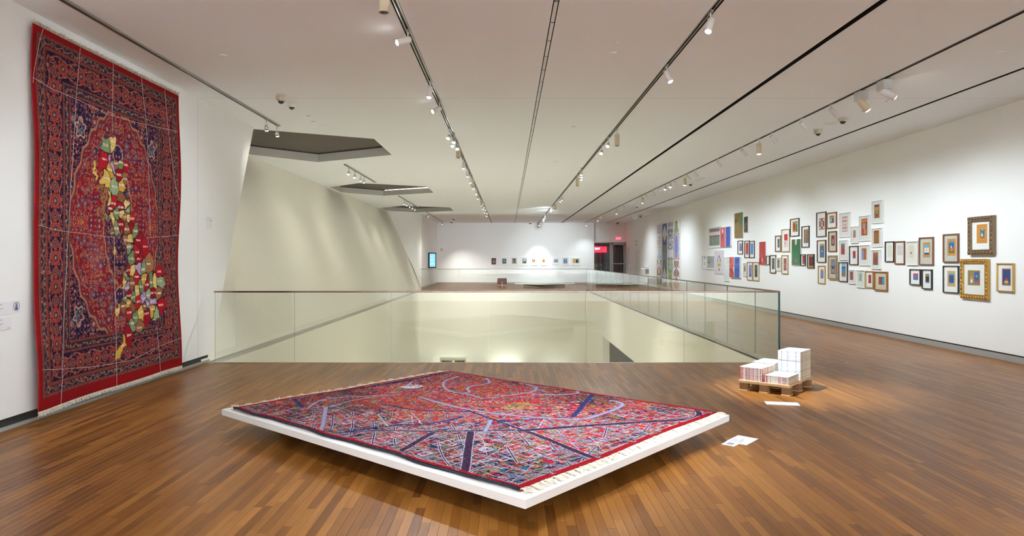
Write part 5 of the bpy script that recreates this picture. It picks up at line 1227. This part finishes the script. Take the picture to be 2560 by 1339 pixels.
# ------------------------------------------------------------------ cards, wall text and small fittings
M_INK = mat('ink_grey', (.25, .25, .30), .7)
M_CARD = mat('card_white', (.80, .80, .83), .6)
def card(name, label, w, h, loc, rz, lines, lie=False, group=None, cat='label'):
    t = thing(name, label, cat, loc, rz, group)
    b = MB(); b.bbox(-w / 2, w / 2, -.006, 0, -h / 2, h / 2, .001)
    c = MB()
    for (x0, zz, L, hh) in lines: c.box(-w / 2 + x0 * w, -w / 2 + (x0 + L) * w, -.0066, -.0058, -h / 2 + zz * h, -h / 2 + (zz + hh) * h)
    for mb, nm, mm in ((b, 'card', M_CARD), (c, 'lettering', M_INK)):
        if not mb.v: continue
        if lie: mb.v = [(x_, z_, -y_) for x_, y_, z_ in mb.v]
        mb.build(nm, mm, t)
    return t
TXT = [(.1, .80, .50, .035), (.1, .66, .30, .035), (.1, .50, .55, .03), (.1, .42, .45, .03), (.1, .34, .28, .03)]
card('wall_label', 'upper white text card on the left wall beside the hanging rug', .30, .12, (XL, 6.115, 1.108), math.pi / 2, TXT)
card('wall_label', 'lower white text card on the left wall, directly beneath another text card', .30, .115, (XL, 6.115, .972), math.pi / 2, TXT + [(.82, .1, .1, .035)])
t = thing('emblem_card', 'small white card with a navy ring emblem beside the upper text card', 'label', (XL, 6.325, 1.118), math.pi / 2)
b = MB(); b.bbox(-.048, .048, -.006, 0, -.055, .055, .001); b.build('card', M_CARD, t)
b = MB()
M_NAVY = mat('emblem_navy', 0x33356e, .7)
n = 28
for k in range(n):
    a0, a1 = 2 * math.pi * k / n, 2 * math.pi * (k + 1) / n
    b.face([(.040 * math.cos(a0), -.0066, .040 * math.sin(a0)), (.040 * math.cos(a1), -.0066, .040 * math.sin(a1)), (.034 * math.cos(a1), -.0066, .034 * math.sin(a1)), (.034 * math.cos(a0), -.0066, .034 * math.sin(a0))])
b.face([(-.017, -.0067, -.028), (.017, -.0067, -.028), (.016, -.0067, .004), (.010, -.0067, .022), (0, -.0067, .029), (-.010, -.0067, .020), (-.015, -.0067, .004)])
b.build('emblem', M_NAVY, t)
b = MB()
for z_ in (-.012, .0, .012): b.box(-.009, .009, -.0070, -.0068, z_, z_ + .003)
b.build('emblem_detail', M_CARD, t)
# cards lying on the floor
card('floor_label', 'plain white card lying on the floor just in front of the pallet', .34, .15, (2.95, 7.35, .0), math.radians(-12), [], True)
card('floor_label', 'white text card lying on the floor right of the carpet platform', .26, .18, (2.01, 5.86, .0), math.radians(49), TXT, True)
t = card('floor_label', 'small printed emblem card lying against the text card by the platform', .11, .11, (1.87, 5.74, .0), math.radians(49), [(.2, .25, .6, .5)], True)
# wall text and shelf at the far right
wt = thing('wall_text', 'tall pale grey printed text on the right wall beyond the banners', 'text', (XR, 40.2, 1.55), -math.pi / 2)
b = MB(); r_ = random.Random(3)
for k, (z_, L, hh) in enumerate([(1.05, .5, .10), (.85, .42, .10)] + [(.55 - .085 * i, 1.05, .022) for i in range(15)]):
    x0 = -.8
    while x0 < -.8 + L * 1.3:
        l = r_.uniform(.05, .16); b.box(x0, min(x0 + l, -.8 + L * 1.3), -.002, -.0005, z_, z_ + hh * .8); x0 += l + .03
b.build('lettering', mat('vinyl_grey', (.42, .46, .46), .7), wt)
t = thing('label_shelf', 'small angled label shelf projecting from the right wall before the banners', 'shelf', (XR, 37.5, 1.02), -math.pi / 2)
b = MB(); b.prism([(0, 0), (-.26, .02), (-.26, .05), (0, .2)], -.45, .45, M=Matrix(((0, 0, 1, 0), (1, 0, 0, 0), (0, 1, 0, 0), (0, 0, 0, 1)))); b.build('wedge', M_CARD, t)
b = MB()
for k in range(9): b.face([(-.38 + k * .085, -.20, .092), (-.32 + k * .085, -.20, .092), (-.32 + k * .085, -.12, .139), (-.38 + k * .085, -.12, .139)])
b.build('lettering', M_INK, t)
def small_box(name, label, w, h, dep, loc, rz, m=M_WHITE, extra=None):
    t = thing(name, label, 'fitting', loc, rz)
    b = MB(); b.bbox(-w / 2, w / 2, -dep, 0, -h / 2, h / 2, .006); b.build('cover', m, t)
    c = MB(); c.bbox(-w / 2 * .5, w / 2 * .5, -dep - .004, -dep, h * .12, h * .28, .001); c.build('sensor_window', extra or M_SHAFT, t)
    return t
small_box('wall_sensor', 'white upright sensor box on the left wall beyond the rug', .125, .165, .03, (XL, 10.40, 2.115), math.pi / 2)
small_box('wall_switch', 'small grey plate high on the far wall near its left corner', .16, .20, .02, (-4.28, YFAR, 2.2), 0, M_SHAFT)
small_box('alarm_strobe', 'white alarm strobe on the right wall by the glazed door', .30, .20, .07, (XR, 43.1, 2.18), -math.pi / 2)
small_box('dispenser', 'white dispenser with blue flap on the right wall by the glazed door', .34, .22, .10, (XR, 43.0, 1.15), -math.pi / 2, M_WHITE, mat('flap_blue', (.10, .14, .34), .5))
# portrait screen on the far left wall
t = thing('wall_monitor', 'black upright screen with blue picture on the far left wall', 'screen', (XL, 39.0, 1.52), math.radians(38))
b = MB(); b.bbox(-.02, .50, -.06, 0, -.44, .44, .008); b.build('bezel', mat('screen_black', (.02, .02, .022), .3), t)
b = MB(); b.face([(.06, -.0612, -.37), (.44, -.0612, -.37), (.44, -.0612, .38), (.06, -.0612, .38)]); b.build('screen', mat('screen_blue', (.02, .1, .2), .3, emit=(.18, .42, .75), estr=.75), t)
b = MB()
for k in range(3): b.box(.12, .2 + .08 * k, -.0622, -.0614, .2 - .2 * k, .22 - .2 * k)
b.build('screen_graphics', mat('screen_pale', (.3, .5, .7), .4, emit=(.5, .75, 1), estr=1.), t)
b = MB(); b.box(.0, .22, 0, .12, -.12, .12); b.build('bracket', M_DARK, t)
# bench and display plinth beyond the opening
t = thing('bench', 'brown leather bench on copper legs beyond the far balustrade', 'bench', (-.34, 39.2, 0))
b = MB(); b.bbox(-.27, .27, -.3, 1.1, .16, .47, .03); b.build('seat', M_LEATHER, t)
for sx in (-1, 1):
    for yy_ in (-.24, 1.04):
        b = MB(); b.bbox(sx * .235 - .02, sx * .235 + .02, yy_ - .02, yy_ + .02, 0, .17, .003); b.build('leg', M_COPPER, t)
b = MB(); b.box(-.025, .025, -.305, -.295, .0, .3); b.build('centre_strap', M_COPPER, t)
t = thing('display_plinth', 'low kite shaped plinth with overhanging glass top beyond the far balustrade', 'plinth', (1.95, 38.6, 0))
b = MB(); b.prism([(-1.08, -.25), (-.05, -1.15), (1.28, -.1), (.3, .8)], 0, .16); b.build('base', mat('plinth_taupe', (.19, .15, .115), .5), t)
b = MB(); b.prism([(-1.55, .15), (-.1, -1.35), (1.85, .35), (.35, 1.6)], .18, .235); b.build('top', M_DECK, t)
b = MB(); b.prism([(-1.4, .15), (-.1, -1.2), (1.7, .35), (.35, 1.45)], .2355, .25); b.build('glass_sheet', M_SHIELD, t)
# picture on the storey below
t = thing('picture_frame', 'gold edged dark picture hanging on the storey below, only its top visible', 'picture', (-2.84, VY1, -4.3))
moulding(1.28, 1.4, .05, .05).build('frame', MOULD['gold'][1], t)
b = MB(); b.box(-.6, .6, -.03, -.002, -.66, .66); b.build('mount', M_BASED, t)
b = MB(); im = np.zeros((30, 26, 3)); im[:] = hexa(0x24505a); xg, yg = np.meshgrid(np.arange(26) / 26, np.arange(30) / 30)
put(im, (np.hypot(xg - .5, yg - .9) < .08), 0xc8b890); put(im, (np.abs(np.mod(xg * 6, 1) - .5) < .2) & (yg > .92), 0x1a2a3a)
cells(b, nlin(im), -.59, .59, -.65, .65, -.0325); b.build('print', M_PRINT, t)

# ------------------------------------------------------------------ ceiling fittings
def dome(label, x, y, r=.075, base=M_BEIGE, tall=.06):
    t = thing('dome_camera', label, 'camera', (x, y, CEIL))
    b = MB(); b.lathe([(0, 0), (r * .98, 0), (r, -.004), (r * .97, -tall + .008), (r * .88, -tall), (0, -tall)][::-1], 24); b.build('camera_base', base, t)
    b = MB(); b.lathe([(r * .66 * math.cos(k * math.pi / 16), -tall - r * .66 * math.sin(k * math.pi / 16)) for k in range(9)], 20); b.build('dome', M_LENSD, t)
    b = MB(); b.lathe([(r * .70, -tall + .001), (r * .70, -tall - .006), (r * .64, -tall - .008)], 20); b.build('dome_ring', M_CHROME, t)
    return t
M_CREAM = mat('camera_cream', (.50, .44, .32), .5)
dome('deep cream dome camera left of its white twin, on the left part of the ceiling', -3.29, 9.90, .073, M_CREAM, .075)
dome('white dome camera, right neighbour of the cream one on the left part of the ceiling', -3.30, 10.42, .065, M_WHITE, .05)
dome('cream dome camera nearest the viewer on the right part of the ceiling', 5.64, 11.5, .077, M_CREAM, .045)
dome('cream dome camera second from the viewer on the right, past the white disc', 5.68, 12.5, .068, M_CREAM, .07)
dome('dome camera beside a row of small discs right of the fourth wooden spotlight', 5.64, 21.1, .08, M_WHITE, .05)
dome('dark dome camera right of the right track in its far half', 5.67, 30.0, .08, M_WHITE, .04)
dome('cream dome camera close to the right wall near the tall banners', 6.98, 36.0, .10, M_CREAM, .08)
dome('dome camera above the glazed door', 6.9, 43.0, .10, M_CREAM, .08)
dome('dark dome camera on the far left of the ceiling, nearer of two', -3.1, 39.0, .10, M_WHITE, .04)
dome('dark dome camera on the far left of the ceiling against the far wall', -3.5, 42.4, .10, M_WHITE, .05)
dome('dark dome camera on the far wall line between two tracks', 1.45, 43.2, .10, M_WHITE, .05)
def disc(label, x, y, r=.05, m=M_CEIL, t_=.006):
    t = thing('ceiling_disc', label, 'cover', (x, y, CEIL), 0, 'flat covers on the ceiling')
    b = MB(); b.lathe([(0, -t_), (r * .8, -t_), (r, -t_ * .3), (r, 0)], 24); b.build('cover_plate', m, t)
    b = MB(); b.lathe([(r, -.0005), (r * 1.06, -.0004), (r * 1.06, 0)], 24); b.build('shadow_gap', M_SHAFT, t)
disc('round cover on the ceiling right of the leftmost track, nearest the viewer', -3.31, 7.95, .042)
disc('round cover on the ceiling between the slatted slot and the middle right track', 1.21, 7.86, .046)
disc('small dark round cover beside a larger one near the middle right track', 1.19, 7.51, .025, M_SHAFT)
disc('faint round cover on the ceiling at the far right top of view', 5.66, 7.83, .055)
disc('wide white disc between two cream dome cameras on the right', 5.65, 11.95, .10, M_WHITE, .015)
disc('small cover left of the first shaft, nearest the shaft', -3.3, 11.3, .04, M_SHAFT, .003)
disc('small cover left of the first shaft, second of a pair', -3.35, 11.75, .04, M_SHAFT, .003)
disc('flat cover just before the near edge of the first shaft', -3.26, 12.1, .05)
disc('small cover just right of the slatted slot in mid room', 1.17, 12.2, .04, M_SHAFT, .003)
disc('white disc further along right of the slatted slot', 1.19, 16.6, .05, M_WHITE)
disc('farther white disc right of the slatted slot', 1.2, 20.9, .06, M_WHITE)
disc('white cover disc beside a dome camera right of the right track', 5.68, 20.4, .08, M_WHITE, .02)
disc('grey cover disc beyond the first cream cameras, right of the right track', 5.66, 19.9, .08, M_SHAFT)
disc('white disc near the second shaft', -3.2, 20.8, .06, M_WHITE)

# air slot with grey blades
t = thing('air_slot', 'slatted air slot, dark line with grey blades, in the middle of the ceiling', 'vent', (.445, 0, CEIL))
k = 0; y = 4.02
while y < YFAR - .6:
    b = MB(); b.box(-.017, .019, y + .022, y + .548, .002, .012); b.build('blade', M_ALU if False else mat('blade_grey', (.72, .77, .77), .5) if k == 0 else bpy.data.materials['blade_grey'], t)
    y += .57; k += 1
# ------------------------------------------------------------------ lighting tracks and heads
def track(label, x, y0, y1, recess=True):
    z = CEIL + (.012 if recess else -.022)
    t = thing('lighting_track', label, 'track', (x, (y0 + y1) / 2, z)); L = (y1 - y0) / 2
    b = MB(); b.box(-.020, .020, -L, L, .012, .022 if not recess else .03); b.build('track_body', M_DARK, t)
    for sx in (-1, 1):
        b = MB(); b.box(sx * .019 - .007, sx * .019 + .007, -L, L, 0, .022 if not recess else .03); b.build('rail', M_STEEL, t)
    return t
TX1, TX3, TX5, TX0 = -1.045, 1.95, 4.944, -4.06
track('steel lighting track left of the middle, running the full gallery', TX1, 4, 43.8)
track('steel lighting track right of the slatted air slot', TX3, 4, 43.8)
track('steel lighting track nearest the right wall pictures', TX5, 4, 43.8)
track('steel lighting track along the left wall above the rug', TX0, 3, 12.1, False)
track('short lighting track between the first and second ceiling shafts', TX0, 17.0, 20.9, False)
track('short lighting track between the second and third ceiling shafts', TX0, 25.4, 31.0, False)
track('short lighting track beyond the third ceiling shaft', TX0, 34.0, 43.0, False)

WORDS = ['first', 'second', 'third', 'fourth', 'fifth', 'sixth', 'seventh', 'eighth', 'ninth', 'tenth', 'eleventh', 'twelfth', 'thirteenth', 'fourteenth', 'fifteenth', 'sixteenth', 'seventeenth', 'eighteenth', 'nineteenth', 'twentieth', 'twenty-first', 'twenty-second']
PROTO = {}
def aimed(direction):
    return Vector(direction).to_track_quat('-Z', 'Y').to_matrix().to_4x4()
def head(kind, label, x, y, direction, group, lamp=None, lit=True, drop=0.0, sunk=False):
    """a track head: stem and adapter under the track, body aimed along direction"""
    t = thing('track_spotlight', label, 'spotlight', (x, y, CEIL - drop), 0, group)
    D = Vector(direction).normalized(); M = aimed(D)
    lens = M_LENS if lit else M_LENSD
    if kind in ('white', 'beige'):
        r, L = (.034, .155) if kind == 'white' else (.046, .21)
        m = M_WHITE if kind == 'white' else M_BEIGE
        b = MB(); b.bbox(-.015, .015, -.05, .05, -.012, .012, .003); b.build('adapter', M_STEEL, t)
        b = MB(); b.tube([(0, 0, -.012), (0, 0, -.085)], .0075, 8); b.build('stem', m, t)
        T = Matrix.Translation((0, 0, -.085 - .005)) @ M @ Matrix.Translation((0, 0, .03 if abs(D.z) < .97 else 0))
        b = MB(); b.lathe([(0, 0), (r * .9, 0), (r, -.006), (r, -L), (r * .88, -L), (r * .84, -L + .012)][::-1], 20, M=T); b.build('body', m, t)
        b = MB(); b.lathe([(0, -L - .012), (r * .5, -L - .010), (r * .86, -L + .001)] if not sunk else [(0, -L + .03), (r * .84, -L + .03)], 20, M=T); b.build('lens', lens, t)
    elif kind == 'chrome':
        r, L = .036, .10
        b = MB(); b.bbox(-.015, .015, -.05, .05, -.012, .012, .003); b.tube([(0, 0, -.01), (0, 0, -.05)], .008, 8); b.build('adapter', M_STEEL, t)
        piv = Vector((0, 0, -.135))
        b = MB()
        for s in (-1, 1): b.tube([(0, s * .01, -.05), (0, s * .05, -.06), (0, s * .052, -.10), (0, s * .05, -.14)], .005, 6)
        b.build('yoke', M_CHROME, t)
        T = Matrix.Translation(piv) @ M @ Matrix.Translation((0, 0, .045))
        b = MB(); b.lathe([(0, .0), (r * .5, 0), (r * .6, -.02), (r, -.045), (r, -L), (r * .9, -L), (r * .85, -L + .01)][::-1], 18, M=T); b.build('barrel', M_CHROME, t)
        b = MB(); b.lathe([(0, -L - .012), (r * .5, -L - .010), (r * .88, -L + .001)], 18, M=T); b.build('lens', lens, t)
    else:   # framing projector with clear box
        b = MB(); b.bbox(-.06, .06, -.09, .09, -.14, -.015, .006); b.build('gear_box', mat('gear_box_clear', (.52, .52, .50), .3) if 'gear_box_clear' not in bpy.data.materials else bpy.data.materials['gear_box_clear'], t)
        r, L = .05, .20
        T = Matrix.Translation((0, -.02, -.17)) @ M @ Matrix.Translation((0, 0, .06))
        b = MB(); b.lathe([(0, 0), (r * .9, 0), (r, -.008), (r, -L), (r * .88, -L), (r * .84, -L + .012)][::-1], 20, M=T); b.build('body', M_BEIGE if kind == 'projector' else M_WHITE, t)
        b = MB(); b.lathe([(0, -L - .012), (r * .5, -L - .010), (r * .86, -L + .001)], 20, M=T); b.build('lens', lens, t)
        b = MB(); b.tube([(.05, -.02, -.14), (.075, -.02, -.2), (.05, -.02, -.26), (0, -.02, -.3)], .004, 6); b.build('shield_hoop', M_CHROME, t)
    if lamp:
        tgt, watts, col, ang = lamp
        piv = Vector((x, y, CEIL - drop)) + Vector((0, 0, -.10)) + D * (.20 if kind != 'chrome' else .10)
        s = spot('lamp', None, piv, tgt, watts, col, ang)
        s.parent = t; s.location = piv - t.location
    return t
DOWN = (0, 0, -1)
def d(a, b_, c): return (a, b_, c)

# --- track nearest the right wall: wall washers aimed at the pictures
G5 = 'white cylinder spotlights on the right track'
ys5 = [10.44, 11.5, 12.8, 14.4, 16.1, 18.05, 18.8, 20.3, 22.3, 23.3, 24.5, 28.4, 29.2, 30.2, 35.6, 36.7]
for k, y in enumerate(ys5):
    head('white', 'white cylinder spotlight on the right track, %s white one counted from the viewer' % WORDS[k], TX5, y, (.70, .22, -.68), G5,
         ((XR, y + .3, .55), P_WALL * (.9 if y < 17 else .8 if y < 26 else .9), COOL, 98), sunk=True)
ysb = [13.45, 19.1, 25.1, 31.1]
for k, y in enumerate(ysb):
    head('beige', 'wood coloured cylinder downlight on the right track, %s counted from the viewer' % WORDS[k], TX5, y, DOWN, 'wood coloured downlights on the right track', ((TX5 + .2, y, 0), 55, WARM, 110))
for k, y in enumerate((20.75, 21.45)):
    head('chrome', 'bright chrome spotlight on the right track, %s of a close pair' % ('nearer', 'farther')[k], TX5, y, (-.35, -.3, -.85), None, ((TX5 - 1.0, y - 1.5, 0), 70, NEUT, 60))
for k, y in enumerate((37.6, 43.1)):
    head('white', 'white lit cylinder on the right track, %s' % ('by the far banners', 'against the far wall')[k], TX5, y, DOWN, None, ((TX5, y, 0), 200 if k == 0 else 60, COOL, 110))
small_t = thing('junction_box', 'white square box on the ceiling at the far right', 'box', (6.9, 37.3, CEIL))
b = MB(); b.bbox(-.14, .14, -.14, .14, -.2, 0, .01); b.build('box_body', M_WHITE, small_t)
head('projector', 'beige framing projector with clear gear box on the right track, the farther one', TX5 + .03, 9.62, (.55, -.1, -.8), None, ((XR, 9.7, .5), P_WALL * .40, COOL, 110), sunk=True)
head('spare', 'white framing projector with clear gear box on the right track, the nearer one', TX5 + .03, 9.02, (.8, -.1, -.5), None, ((XR, 8.5, .5), P_WALL * .40, COOL, 110), sunk=True)
# added unseen heads on the same track, brightening the near end of the room
for y in (6.2, 4.6, 2.6, .6, -1.6):
    head('white', 'added unseen white cylinder spotlight on the right track above the viewer', TX5, y, (.72, .1, -.7), 'added spotlights out of view on the right track', ((XR, y + .3, .6), P_WALL * .40, COOL, 110), sunk=True)

# --- track left of the middle
G1 = 'white cylinder spotlights on the left middle track'
head('beige', 'beige cylinder at the very top edge on the left middle track', TX1, 5.75, DOWN, None, None, False)
head('white', 'white spotlight turned sideways to the rug, nearest on the left middle track', TX1, 7.12, (-.80, -.42, -.36), None, ((XL, 7.9, 1.5), P_RUG, COOL, 90))
head('white', 'white spotlight hanging straight down, second on the left middle track', TX1, 9.17, (-.1, -.25, -.95), None, ((-1.3, 7.1, .2), P_CARPET * .75, COOL, 75))
head('white', 'white spotlight turned left to the rug, third on the left middle track', TX1, 10.36, (-.72, -.48, -.45), None, ((XL, 8.3, 1.2), P_RUG * .9, COOL, 90))
for k, (y, tg) in enumerate(((12.45, (-3.0, 10.6, 0)), (12.9, (-.4, 10.6, 0)), (13.3, (.8, 10.9, 0)), (13.65, (-2., 13.5, -3)))):
    head('chrome', 'glaring chrome spotlight in the near cluster of four on the left middle track, %s' % WORDS[k], TX1 + (.03 if k % 2 else -.03), y, (-.25 + .1 * k, -.55, -.7), None, (tg, P_WARM * .7, NEUT, 66))
for k, y in enumerate((13.95, 19.4, 26.2)):
    head('beige', 'beige unlit cylinder on the left middle track, %s beyond the nearest cluster' % WORDS[k], TX1 + .03, y, DOWN, None, None, False)
for k, y in enumerate((16.03, 17.6, 19.0, 20.6, 22.3)):
    head('white', 'white cylinder downlight on the left middle track over the opening, %s' % WORDS[k], TX1, y, DOWN, G1, ((TX1, y, -5), P_DOWN * 2.6, NEUT, 72))
for k, y in enumerate((24.6, 27.0, 27.8, 28.7, 29.7, 30.3, 31.8, 32.5, 34.5)):
    head('chrome', 'small bright spotlight in the far cluster of the left middle track, %s' % WORDS[k], TX1 + (.05 if k % 2 else -.04), y, (.1 * (k % 3) - .1, .2, -1), None, (((k % 3) * 1.4 - 2.4, y + 4.5, -2 if y < 30 else .5), P_DOWN * (.85 if y < 31 else 1.8), NEUT, 84) if k % 2 == 0 else None)

# --- track right of the slatted slot
head('white', 'white spotlight angled to the carpet, nearest on the right middle track', TX3, 6.57, (-.3, -.35, -.9), None, ((.9, 5.4, .2), P_CARPET * .8, COOL, 62))
head('white', 'white spotlight tilted to the right, second on the right middle track', TX3, 8.39, (.3, -.3, -.92), None, ((3.45, 8.1, 0), P_CARPET * 2.4, COOL, 38))
head('beige', 'beige unlit cylinder on the right middle track, nearest of its kind', TX3 + .04, 12.46, DOWN, None, None, False)
for k, y in enumerate((13.3, 14.2)):
    head('chrome', 'chrome spotlight of a pair on the right middle track, %s' % ('nearer', 'farther')[k], TX3, y, (-.3, -.5, -.8), None, ((3.0 - 1.6 * k, 11.0, 0), P_WARM * .9, NEUT, 66))
for k, y in enumerate((17.7, 18.2, 18.75)):
    head('chrome', 'chrome spotlight in the tight cluster of three on the right middle track, %s' % WORDS[k], TX3 + .05 * (k - 1), y, (.1 * k, -.2, -.95), None, ((TX3 - .2 - k * .5, y - 1, -5), P_WARM * 2.4, NEUT, 80))
for k, y in enumerate((19.2, 28.2, 37.5)):
    head('beige', 'beige cylinder on the right middle track, %s beyond the tight cluster' % WORDS[k], TX3, y, DOWN, None, None, False)
for k, y in enumerate((25.1, 25.75)):
    head('chrome', 'chrome spotlight of the far pair on the right middle track, %s' % ('nearer', 'farther')[k], TX3 + .03, y, (0, .2, -1), None, ((TX3 - .5, y + 1, -5), P_WARM * 2.4, NEUT, 80))
for k, y in enumerate((29.5, 31.0, 36.0, 42.6)):
    head('white', 'white lit cylinder far along the right middle track, %s of four' % WORDS[k], TX3, y, (0, .35, -.9) if k < 3 else DOWN, None, ((-1.2 + 2.2 * k, YFAR, 1.3) if k < 3 else (TX3, YFAR, .6), P_DOWN * (1.7 if k < 3 else .6), COOL, 56))
# --- short tracks on the left
for k, y in enumerate((11.47, 12.0)):
    head('chrome', 'chrome yoke spotlight at the end of the left wall track, %s' % ('nearer', 'farther')[k], TX0, y, (.05, .3, -.95), None, ((-4.6, y + 5.5, -.5), P_WARM * .14, WARM, 110), drop=.022)
for k, y in enumerate((17.4, 18.1, 18.8, 19.25)):
    head('chrome', 'chrome yoke spotlight on the short track after the first shaft, %s' % WORDS[k], TX0, y, (-.1, .25 if k > 1 else -.3, -.95), None, ((-4.8, y + (3.0 if k > 1 else -2.5) + k * .3, .4), P_WARM * .11, WARM, 120), drop=.022)
for k, y in enumerate((26.7, 27.4, 28.2, 29.0, 29.8)):
    head('chrome', 'chrome yoke spotlight on the short track after the second shaft, %s' % WORDS[k], TX0, y, (-.1, .2, -.97), None, ((-4.8, y + (k - 2) * 1.5, .6), P_WARM * .22, WARM, 120) if k % 2 == 0 else None, drop=.022)
for k, y in enumerate((34.5, 42.0)):
    head('chrome', 'chrome yoke spotlight on the far left short track, %s' % ('near end', 'far end')[k], TX0, y, (.3, .3, -.9), None, ((-2.6, y + 3.5 if y < 40 else y + 1, 0), P_WARM * 2.0, NEUT, 75), drop=.022)
# --- added lamps out of view above the viewer, fill for rug, carpet and back wall
GX = 'added fill spotlights out of view above the viewer'
for x, y, tg, wt_, an in ((TX1, 4.9, (XL, 7.0, .9), P_RUG * 1.0, 58), (TX1, 3.6, (XL, 5.0, 1.2), P_RUG * .8, 66), (TX1, 2.4, (-.6, 4.9, .2), P_CARPET * .6, 62), (TX3, 4.6, (.5, 5.6, .2), P_CARPET * .8, 58), (TX3, 2.5, (3.6, 5.0, 0), P_CARPET * .45, 72),
                     (TX3, 1.0, (0, 1.5, 0), P_DOWN, 75), (TX1, -1.0, (XL, -1, 1.2), P_RUG * .8, 70), (TX3, -2.0, (2.5, YBACK, 1.6), 1700, 120), (TX1, -2.2, (-1.5, YBACK, 1.6), 1700, 120), (TX5 - .1, -2.4, (6, YBACK, 1.6), 1500, 120)):  # last three flood the back wall so it bounces soft fill
    dd_ = Vector(tg) - Vector((x, y, CEIL))
    head('white', 'added white cylinder fill spotlight out of view above the viewer', x, y, dd_, GX, (tg, wt_, COOL, an))
# --- storey below: floor standing uplights washing the end wall, out of sight from above
for k, (x, wt_) in enumerate(((-2.9, 46), (-.1, 70), (2.4, 20))):
    t = thing('floor_uplight', 'small floor uplight at the foot of the end wall on the storey below', 'lamp', (x, VY1 - .55, -4.98), 0, 'uplights on the storey below')
    b = MB(); b.lathe([(.09, 0), (.09, .10), (.08, .12), (.0, .12)], 16); b.build('lamp_body', M_ALU, t)
    s = spot('lamp', None, (x, VY1 - .55, -4.8), (x, VY1, -3.3), wt_, (.95, 1., .93), 110); s.parent = t; s.location = (0, 0, .18)
for k, (x, y) in enumerate(((0, 14), (1, 22), (5.8, 18), (5.8, 25))):
    pass
